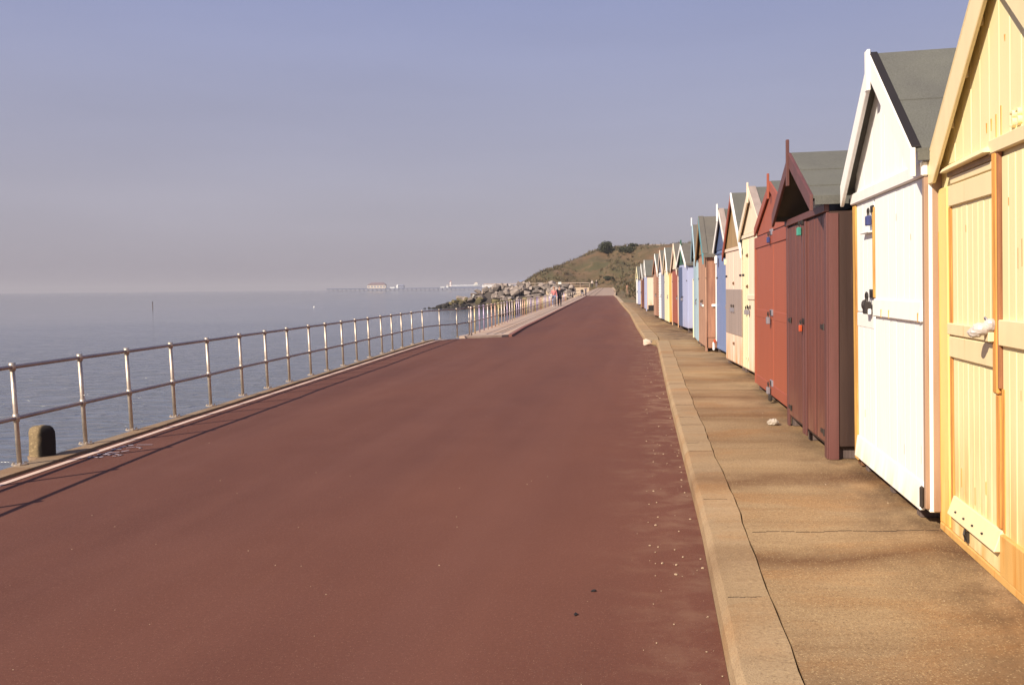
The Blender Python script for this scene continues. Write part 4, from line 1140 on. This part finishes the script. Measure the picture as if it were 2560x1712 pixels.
# white sign on the rocks
root = empty('sign', (8.75, 163.5, 1.8)); tag(root, 'small blank white notice board standing above the boulders', 'sign')
bm = NB(); box(bm, -.28, .28, -.03, .03, .45, .85); obj('board', bm, M['white_plastic'], root)
bm = NB(); tube(bm, [(-.3,.06,-1.2),(-.3,.06,.7)], .04); tube(bm, [(.3,.06,-1.2),(.3,.06,.7)], .04); obj('post', bm, M['steel'], root)
# marker stake by the path
root = empty('marker_post', (17.6, 136.5, .3)); tag(root, 'leaning white topped wooden marker post on the sandy bank', 'post')
bm = NB(); tube(bm, [(0,0,-.4),(-.15,0,1.5)], .06, 8); obj('stake', bm, M['brown_wood'], root)
bm = NB(); box(bm, -.28, .06, -.04, .04, 1.25, 1.6); obj('plate', bm, M['brown_wood'], root)

# bushes on the crest
def bush(name, loc, rx, ry, rz, n, label):
    root = empty(name, loc); tag(root, label, 'bush', 'bushes on the hill crest')
    bm = NB()
    cl = [(Vector((RND.uniform(-1,1)*rx*.62, RND.uniform(-1,1)*ry*.6, rz*RND.uniform(.3, .8))), RND.uniform(.35, .6)) for _ in range(9)]
    for _ in range(n):
        c, r_ = RND.choice(cl); d = Vector((RND.gauss(0,1), RND.gauss(0,1), RND.gauss(0,1))).normalized()*RND.random()**.4
        p = c+Vector((d.x*rx*r_, d.y*ry*r_, d.z*rz*r_*.8))
        if p.z < 0: continue
        s = RND.uniform(.10, .24); a = Vector((RND.gauss(0,1), RND.gauss(0,1), RND.gauss(0,1))).normalized(); b = a.cross(Vector((RND.gauss(0,1), RND.gauss(0,1), 1))).normalized()
        bm.faces.new([bm.verts.new(p+a*s), bm.verts.new(p+b*s*.6), bm.verts.new(p-a*s), bm.verts.new(p-b*s*.6)])
    obj('crown', bm, M['leaf_dark'], root)
    bm = NB()
    for q in range(5):
        a = q*1.3; tube(bm, [(0,0,-.6),(cos(a)*rx*.25, sin(a)*ry*.25, rz*.35),(cos(a)*rx*.5, sin(a)*ry*.5, rz*.7)], [.12,.08,.03], 6)
    obj('stem', bm, M['bark'], root)
hz = lambda x, y: hill_h(x, y)
bush('bush', (26.0, 247, hz(26.0, 247)-.3), 2.3, 2.0, 3.3, 3400, 'large round dark bush on the crest of the hill')
bush('bush', (31.0, 243, hz(31.0, 243)-.5), 2.6, 1.8, 2.0, 2400, 'lower spreading dark bush to the right of the round one')
bush('bush', (33.6, 246, hz(33.6, 246)-.4), 1.5, 1.2, 1.1, 900, 'smallest dark bush, lying right of the spreading bush')
for i_, (x, y, s, lab) in enumerate(((24.5,228,.9,'low green bush halfway up the slope below the round bush'),(30.5,205,1.0,'olive bush low on the slope above the ramp'),)):
    bush('bush', (x, y, hz(x, y)-.25), 1.6*s, 1.3*s, 1.1*s, 700, lab)
# pale wall on the hill top
root = empty('boundary_wall', (34, 258, hz(34, 258))); tag(root, 'long pale wall along the top of the hill', 'wall')
bm = NB(); box(bm, 0, 22, 0, .3, -.6, 1.05); obj('masonry', bm, M['wall_conc'], root)
bm = NB(); box(bm, -.1, 22.1, -.06, .36, 1.052, 1.16); obj('coping', bm, M['apron'], root)

# ------------------------------------------------------------------ marker in the sea, buoy
root = empty('sea_marker', (-74.5, 187, -2)); tag(root, 'thin dark wooden stake standing out at sea', 'marker post')
bm = NB(); tube(bm, [(0,0,-1),(-.05,0,1.25)], [.09,.08], 8); obj('stake', bm, M['skid'], root)
bm = NB(); tube(bm, [(-.05,0,1.25),(-.05,0,1.5)], [.11,.10], 8); obj('cap', bm, M['near_black'], root)
root = empty('buoy', (-41.0, 187, -2)); tag(root, 'tiny white float on the calm sea', 'buoy')
bm = NB(); ball(bm, (0,0,.10), .17, 12, 8); obj('float', bm, M['white_plastic'], root, True)
bm = NB(); tube(bm, [(0,0,.22),(0,0,.40)], .03); obj('staff', bm, M['iron'], root)

# ------------------------------------------------------------------ the pier far off
PY = 1600.0
sx_ = lambda px: (px-1280)/2250*PY*1.0
def hz_px(px): return 720+(1280-px)*.0091
def zpx(px, y): return EYE+(hz_px(px)-y)*PY/2250
root = empty('pier', (sx_(821), PY, -2)); tag(root, 'long low pleasure pier on piles stretching out from the shore', 'pier')
X = lambda px: sx_(px)-sx_(821)
dz = 4.0
bm = NB(); box(bm, 0, X(1345), -9, 9, dz, dz+1.1); obj('deck', bm, M['dark_blue'], root)
for i in range(48):
    x = 2+i*X(1345)/48; bm = NB()
    for yy in (-8, 0, 8): tube(bm, [(x, yy, -2), (x, yy, dz)], .28, 6)
    obj('pile', bm, M['blue_grey'], root)
bm = NB()
for i in range(60): tube(bm, [(i*X(1345)/59, -8.8, dz+1.1), (i*X(1345)/59, -8.8, dz+2.2)], .08, 4)
box(bm, 0, X(1345), -8.9, -8.75, dz+2.15, dz+2.3); obj('deck_rail', bm, M['blue_grey'], root)
def pier_building(name, label, px0, px1, ztop, wallm, roofm=None, rz=0, inset=0, dome=False, cat='pier building', nwin=0, zb=None):
    root = empty(name, (sx_(px0), PY, -2+dz+1.1 if zb is None else zb)); tag(root, label, cat, 'buildings on and behind the pier')
    w = sx_(px1)-sx_(px0); hh = ztop-root.location.z
    bm = NB(); box(bm, 0, w, -7, 7, 0, hh); wo_ = obj('wall', bm, wallm, root)
    if nwin:
        for i in range(nwin):
            bm = NB(); a = w*(i+.2)/nwin; box(bm, a, a+w*.6/nwin, -7.12, -6.9, hh*.3, hh*.75); obj('window', bm, M['blue_grey'], root)
    if roofm:
        bm = NB(); i_ = w*inset
        hexa(bm, [(-.6,-7.6,hh),(w+.6,-7.6,hh),(w+.6,7.6,hh),(-.6,7.6,hh),(i_,-3,hh+rz),(w-i_*.6,-3,hh+rz),(w-i_*.6,3,hh+rz),(i_,3,hh+rz)]); obj('roof', bm, roofm, root)
    if dome:
        bm = NB(); ball(bm, (w/2,0,hh), w*.5, 12, 8); obj('dome', bm, wallm, root, True)
    return root
mauve = plain('mauve_roof', (.16, .10, .11), .8)
pier_building('pavilion', 'cream pavilion with mauve roof, leftmost big building on the pier', 922, 967, zpx(945, 712.5), M['cream_paint'], mauve, 4.3, .22, nwin=6)
pier_building('kiosk', 'low white kiosk just right of the pavilion', 978, 989, zpx(984, 716.6), M['white_paint'], M['blue_grey'], .5, .1)
pier_building('turret', 'slim white domed turret beside the grey shelter', 993.5, 998, zpx(996, 714), M['white_paint'], dome=True, cat='turret')
pier_building('shelter', 'grey shelter on the pier, right of the white turret', 999, 1012, zpx(1005, 714), M['blue_grey'], M['blue_grey'], 1.8, .3, nwin=3)
pier_building('hut_row', 'very low white stall left of the helter skelter', 1103, 1113, zpx(1108, 716.3), M['white_paint'], M['white_trim'], .3, .05)
pier_building('kiosk', 'bright white kiosk at the foot of the helter skelter', 1118, 1123, zpx(1120, 714), M['white_paint'], M['cream_paint'], 1.2, .4)
pier_building('hall', 'long hall with white roof fascia and blue grey wall', 1130, 1201, zpx(1165, 714.6), M['blue_grey'], M['white_paint'], 1.3, .02, nwin=14)
pier_building('cupola', 'pale cupola over the right end of the long hall', 1187, 1196, zpx(1190, 709), M['white_paint'], M['cream_paint'], 2.0, .45, zb=zpx(1165, 714.6)+1.3, cat='cupola')
root = empty('helter_skelter', (sx_(1128.5), PY, -2+dz+1.1)); tag(root, 'tapering red and white helter skelter tower on the pier', 'tower', 'buildings on and behind the pier')
th_ = zpx(1128, 704.5)-root.location.z
bm = NB(); tube(bm, [(0,0,0),(0,0,th_)], [2.6, 1.5], 12); obj('tower', bm, M['white_paint'], root)
bm = NB(); tube(bm, [(0,0,th_),(0,0,th_+2.2)], [1.9, .1], 12); obj('cone_roof', bm, M['red_paint'], root)
bm = NB(); tube(bm, [(cos(a*.4)*(3.1-a*.022), sin(a*.4)*(3.1-a*.022), th_*a/60) for a in range(58)], .35, 6); obj('slide', bm, M['red_paint'], root)
pier_building('seafront_building', 'long white seafront building behind the boulders', 1207, 1278, zpx(1240, 711), M['white_trim'], M['blue_grey'], 1.2, .04, cat='building')
pier_building('seafront_building', 'low seafront building with blue roof by the hill foot', 1298, 1322, zpx(1310, 704), M['beige_side'], M['blue_paint'], 2.2, .1, nwin=4, cat='building')

# ------------------------------------------------------------------ people
dgs = []
def skin_mesh(nodes, edges, rad, root=0, sub=1):
    me = bpy.data.meshes.new('tmp'); me.from_pydata(nodes, edges, []); me.update()
    o = bpy.data.objects.new('tmp', me); COL.objects.link(o)
    sk = o.modifiers.new('s', 'SKIN'); sk.use_smooth_shade = True
    for i, r_ in enumerate(rad): me.skin_vertices[0].data[i].radius = (r_, r_) if not isinstance(r_, tuple) else r_
    for i in range(len(rad)): me.skin_vertices[0].data[i].use_root = (i == root)
    if sub: o.modifiers.new('u', 'SUBSURF').levels = sub; o.modifiers[-1].render_levels = sub
    dg = bpy.context.evaluated_depsgraph_get(); m2 = bpy.data.meshes.new_from_object(o.evaluated_get(dg))
    bpy.data.objects.remove(o); return m2
SKIN = plain('skin_tone', (.42, .24, .17), .55, 0, .05)
def cloth(name, c): return plain(name, c, .85, 0, .2)
def person(loc, head, hgt, label, topm, legm, hairm, step=.22, arm=(.12, -.1), long_coat=False, lean=0.0, shoe=None, hat=None, grip=None):
    s = hgt/1.75
    root = empty('person', loc, head); tag(root, label, 'person', 'people walking on the promenade')
    V = {}
    V['pel'] = (0, 0, .95); V['bel'] = (0, lean*.3, 1.10); V['chest'] = (0, lean*.8, 1.30); V['neck'] = (0, lean, 1.48); V['head'] = (0, lean+.02, 1.60); V['top'] = (0, lean+.01, 1.70); V['nose'] = (0, lean+.12, 1.60)
    for sd, nm in ((-1, 'l'), (1, 'r')):
        st = step*sd
        V['hip'+nm] = (sd*.095, 0, .90); V['kn'+nm] = (sd*.10, st*.55+.03, .50); V['an'+nm] = (sd*.10, st, .09); V['toe'+nm] = (sd*.11, st+.16, .035)
        V['sh'+nm] = (sd*.19, lean, 1.42)
        a = arm[0] if sd < 0 else arm[1]
        if grip: V['el'+nm] = (sd*.25, lean+.10, 1.17); V['wr'+nm] = (sd*.22, lean+.36, 1.08); V['ha'+nm] = (sd*.22, lean+.43, 1.07); hd = Vector((0, .09, -.02))
        else: V['el'+nm] = (sd*.245, lean+a*.4-.02, 1.14); V['wr'+nm] = (sd*.25, lean+a, .90); V['ha'+nm] = (sd*.25, lean+a*1.12, .83); hd = Vector((0, .015, -.09))
        hp = Vector(V['ha'+nm])
        for q in range(4): V['f%d%s' % (q, nm)] = tuple(hp+hd*(1, 1.1, 1.05, .85)[q]+Vector((0, (q-1.5)*.022, 0)))
        V['th'+nm] = tuple(hp+Vector((-sd*.02, .05, -.03)))
    E = [('pel','bel'),('bel','chest'),('chest','neck'),('neck','head'),('head','top'),('head','nose')]
    for nm in 'lr':
        E += [('pel','hip'+nm),('hip'+nm,'kn'+nm),('kn'+nm,'an'+nm),('an'+nm,'toe'+nm),('chest','sh'+nm),('sh'+nm,'el'+nm),('el'+nm,'wr'+nm),('wr'+nm,'ha'+nm),('ha'+nm,'th'+nm)]+[('ha'+nm,'f%d%s' % (q, nm)) for q in range(4)]
    R = {'pel':.13,'bel':.13,'chest':.15,'neck':.055,'head':.095,'top':.075,'nose':.018,'hip':.085,'kn':.058,'an':.038,'toe':.032,'sh':.062,'el':.043,'wr':.030,'ha':.034,'th':.011,'f0':.010,'f1':.010,'f2':.010,'f3':.009}
    def rad(n): return R.get(n, R.get(n[:-1], .01))
    def mesh(names, grow, sub=1):
        ns = [n for n in V if n in names]; ix = {n: i for i, n in enumerate(ns)}
        return skin_mesh([tuple(c*s for c in V[n]) for n in ns], [(ix[a], ix[b]) for a, b in E if a in ix and b in ix], [(rad(n)+grow)*s for n in ns], ix.get('pel', ix.get('chest', 0)), sub)
    def add(name, me, m):
        me.materials.clear(); me.materials.append(m); o = bpy.data.objects.new(name, me); COL.objects.link(o); o.parent = root
    add('body', mesh(set(V), 0), SKIN)
    tp = {'pel','bel','chest','shl','shr','ell','elr','wrl','wrr'}
    add('coat' if long_coat else 'top', mesh(tp, .018), topm)
    add('trousers', mesh({'pel','hipl','hipr','knl','knr','anl','anr'}, .017), legm)
    if long_coat:
        bm = NB(); tube(bm, [(0,0,1.05*s),(0,.01,.62*s)], [.17*s,.20*s], 12); obj('coat_skirt', bm, topm, root, True)
    bm = NB(); ball(bm, (0, (lean-.005)*s, 1.655*s), .112*s, 12, 8, (1, 1.08, .92)); bmesh.ops.delete(bm, geom=[f for f in bm.faces if f.calc_center_median().z < 1.60*s or (f.calc_center_median().y > (lean+.06)*s and f.calc_center_median().z < 1.68*s)], context='FACES')
    obj('hair', bm, hairm, root, True)
    if hat:
        bm = NB(); cyl(bm, (0, lean*s, 1.70*s), .12*s, .08*s, 12, .10*s); cyl(bm, (0, lean*s, 1.695*s), .16*s, .012*s, 12); obj('hat', bm, hat, root)
    for nm in 'lr':
        a, t_ = Vector(V['an'+nm])*s, Vector(V['toe'+nm])*s
        bm = NB(); tube(bm, [a+Vector((0,-.05*s,-.045*s)), a+Vector((0,.02*s,-.045*s)), t_+Vector((0,.03*s,0))], [.045*s,.05*s,.038*s], 8); obj('shoe', bm, shoe or M['near_black'], root, True)
    return root
white_c, dark_c, jeans = cloth('white_cloth', (.72, .66, .62)), cloth('dark_cloth', (.015, .012, .018)), cloth('denim', (.12, .15, .26))
pink_c, pale_c, grey_c = cloth('pink_cloth', (.48, .16, .16)), cloth('pale_cloth', (.62, .52, .46)), cloth('grey_cloth', (.20, .17, .19))
hair_d, hair_o, hair_w = plain('dark_hair', (.03, .02, .015), .6), plain('ginger_hair', (.42, .14, .05), .6), plain('white_hair', (.66, .60, .56), .6)
person((3.62, 77.0, .075), radians(175), 1.62, 'walker in orange pink top and blue jeans on the pale apron', pink_c, jeans, hair_o, .2, shoe=white_c)
person((4.12, 77.3, .075), radians(178), 1.72, 'walker in long black coat beside the one in jeans', dark_c, dark_c, hair_d, -.18, long_coat=True)
person((14.15, 172.0, .075), radians(185), 1.72, 'person in grey bent behind a pushchair at the end of the railing', grey_c, grey_c, hair_d, .15, lean=.10, grip=True)
person((19.4, 217.0, 1.58), radians(10), 1.74, 'walker in pale cream jacket at the top of the ramp', pale_c, dark_c, hair_w, .2)
person((20.4, 216.6, 1.58), radians(5), 1.74, 'walker in black jacket with white hair at the top of the ramp', dark_c, grey_c, hair_w, -.2)
person((4.6, 226.5, 1.60), radians(95), 1.7, 'far walker in white behind the handrail at the hill foot', white_c, grey_c, hair_d, .2)
bm = NB(); ball(bm, (0, 0, .30), .16, 10, 8, (1.1, .6, 1.2)); tube(bm, [(-.08,0,.46),(-.06,0,.66),(.06,0,.66),(.08,0,.46)], .012, 6)
o = obj('bag', bm, white_c); o.location = (3.34, 76.86, .58); tag(o, 'pale shoulder bag carried by the walker in jeans', 'bag')
# pushchair
root = empty('pushchair', (13.45, 171.2, .075), radians(185)); tag(root, 'dark grey pushchair with raised hood beside the railing', 'pushchair')
bm = NB(); hexa(bm, [(-.25,-.35,.35),(.25,-.35,.35),(.25,.35,.30),(-.25,.35,.30),(-.27,-.45,.85),(.27,-.45,.85),(.27,.30,.48),(-.27,.30,.48)]); obj('seat', bm, grey_c, root, bevel=.03)
bm = NB(); ball(bm, (0,-.25,.92), .34, 12, 8, (.85, 1.1, .75)); obj('hood', bm, dark_c, root, True)
bm = NB()
for x in (-.27, .27): tube(bm, [(x,-.75,1.08),(x,-.2,.55),(x,.35,.12)], .02, 6); tube(bm, [(x,-.35,.12),(x,.1,.45)], .02, 6)
tube(bm, [(-.27,-.75,1.08),(.27,-.75,1.08)], .022, 6); obj('frame', bm, M['steel_dark'], root)
for x in (-.28, .28):
    for yy in (-.36, .36):
        bm = NB(); bmesh.ops.create_cone(bm, cap_ends=True, segments=14, radius1=.12, radius2=.12, depth=.05, matrix=Matrix.Translation((x, yy, .12)) @ Matrix.Rotation(pi/2, 4, 'Y')); obj('wheel', bm, M['near_black'], root)
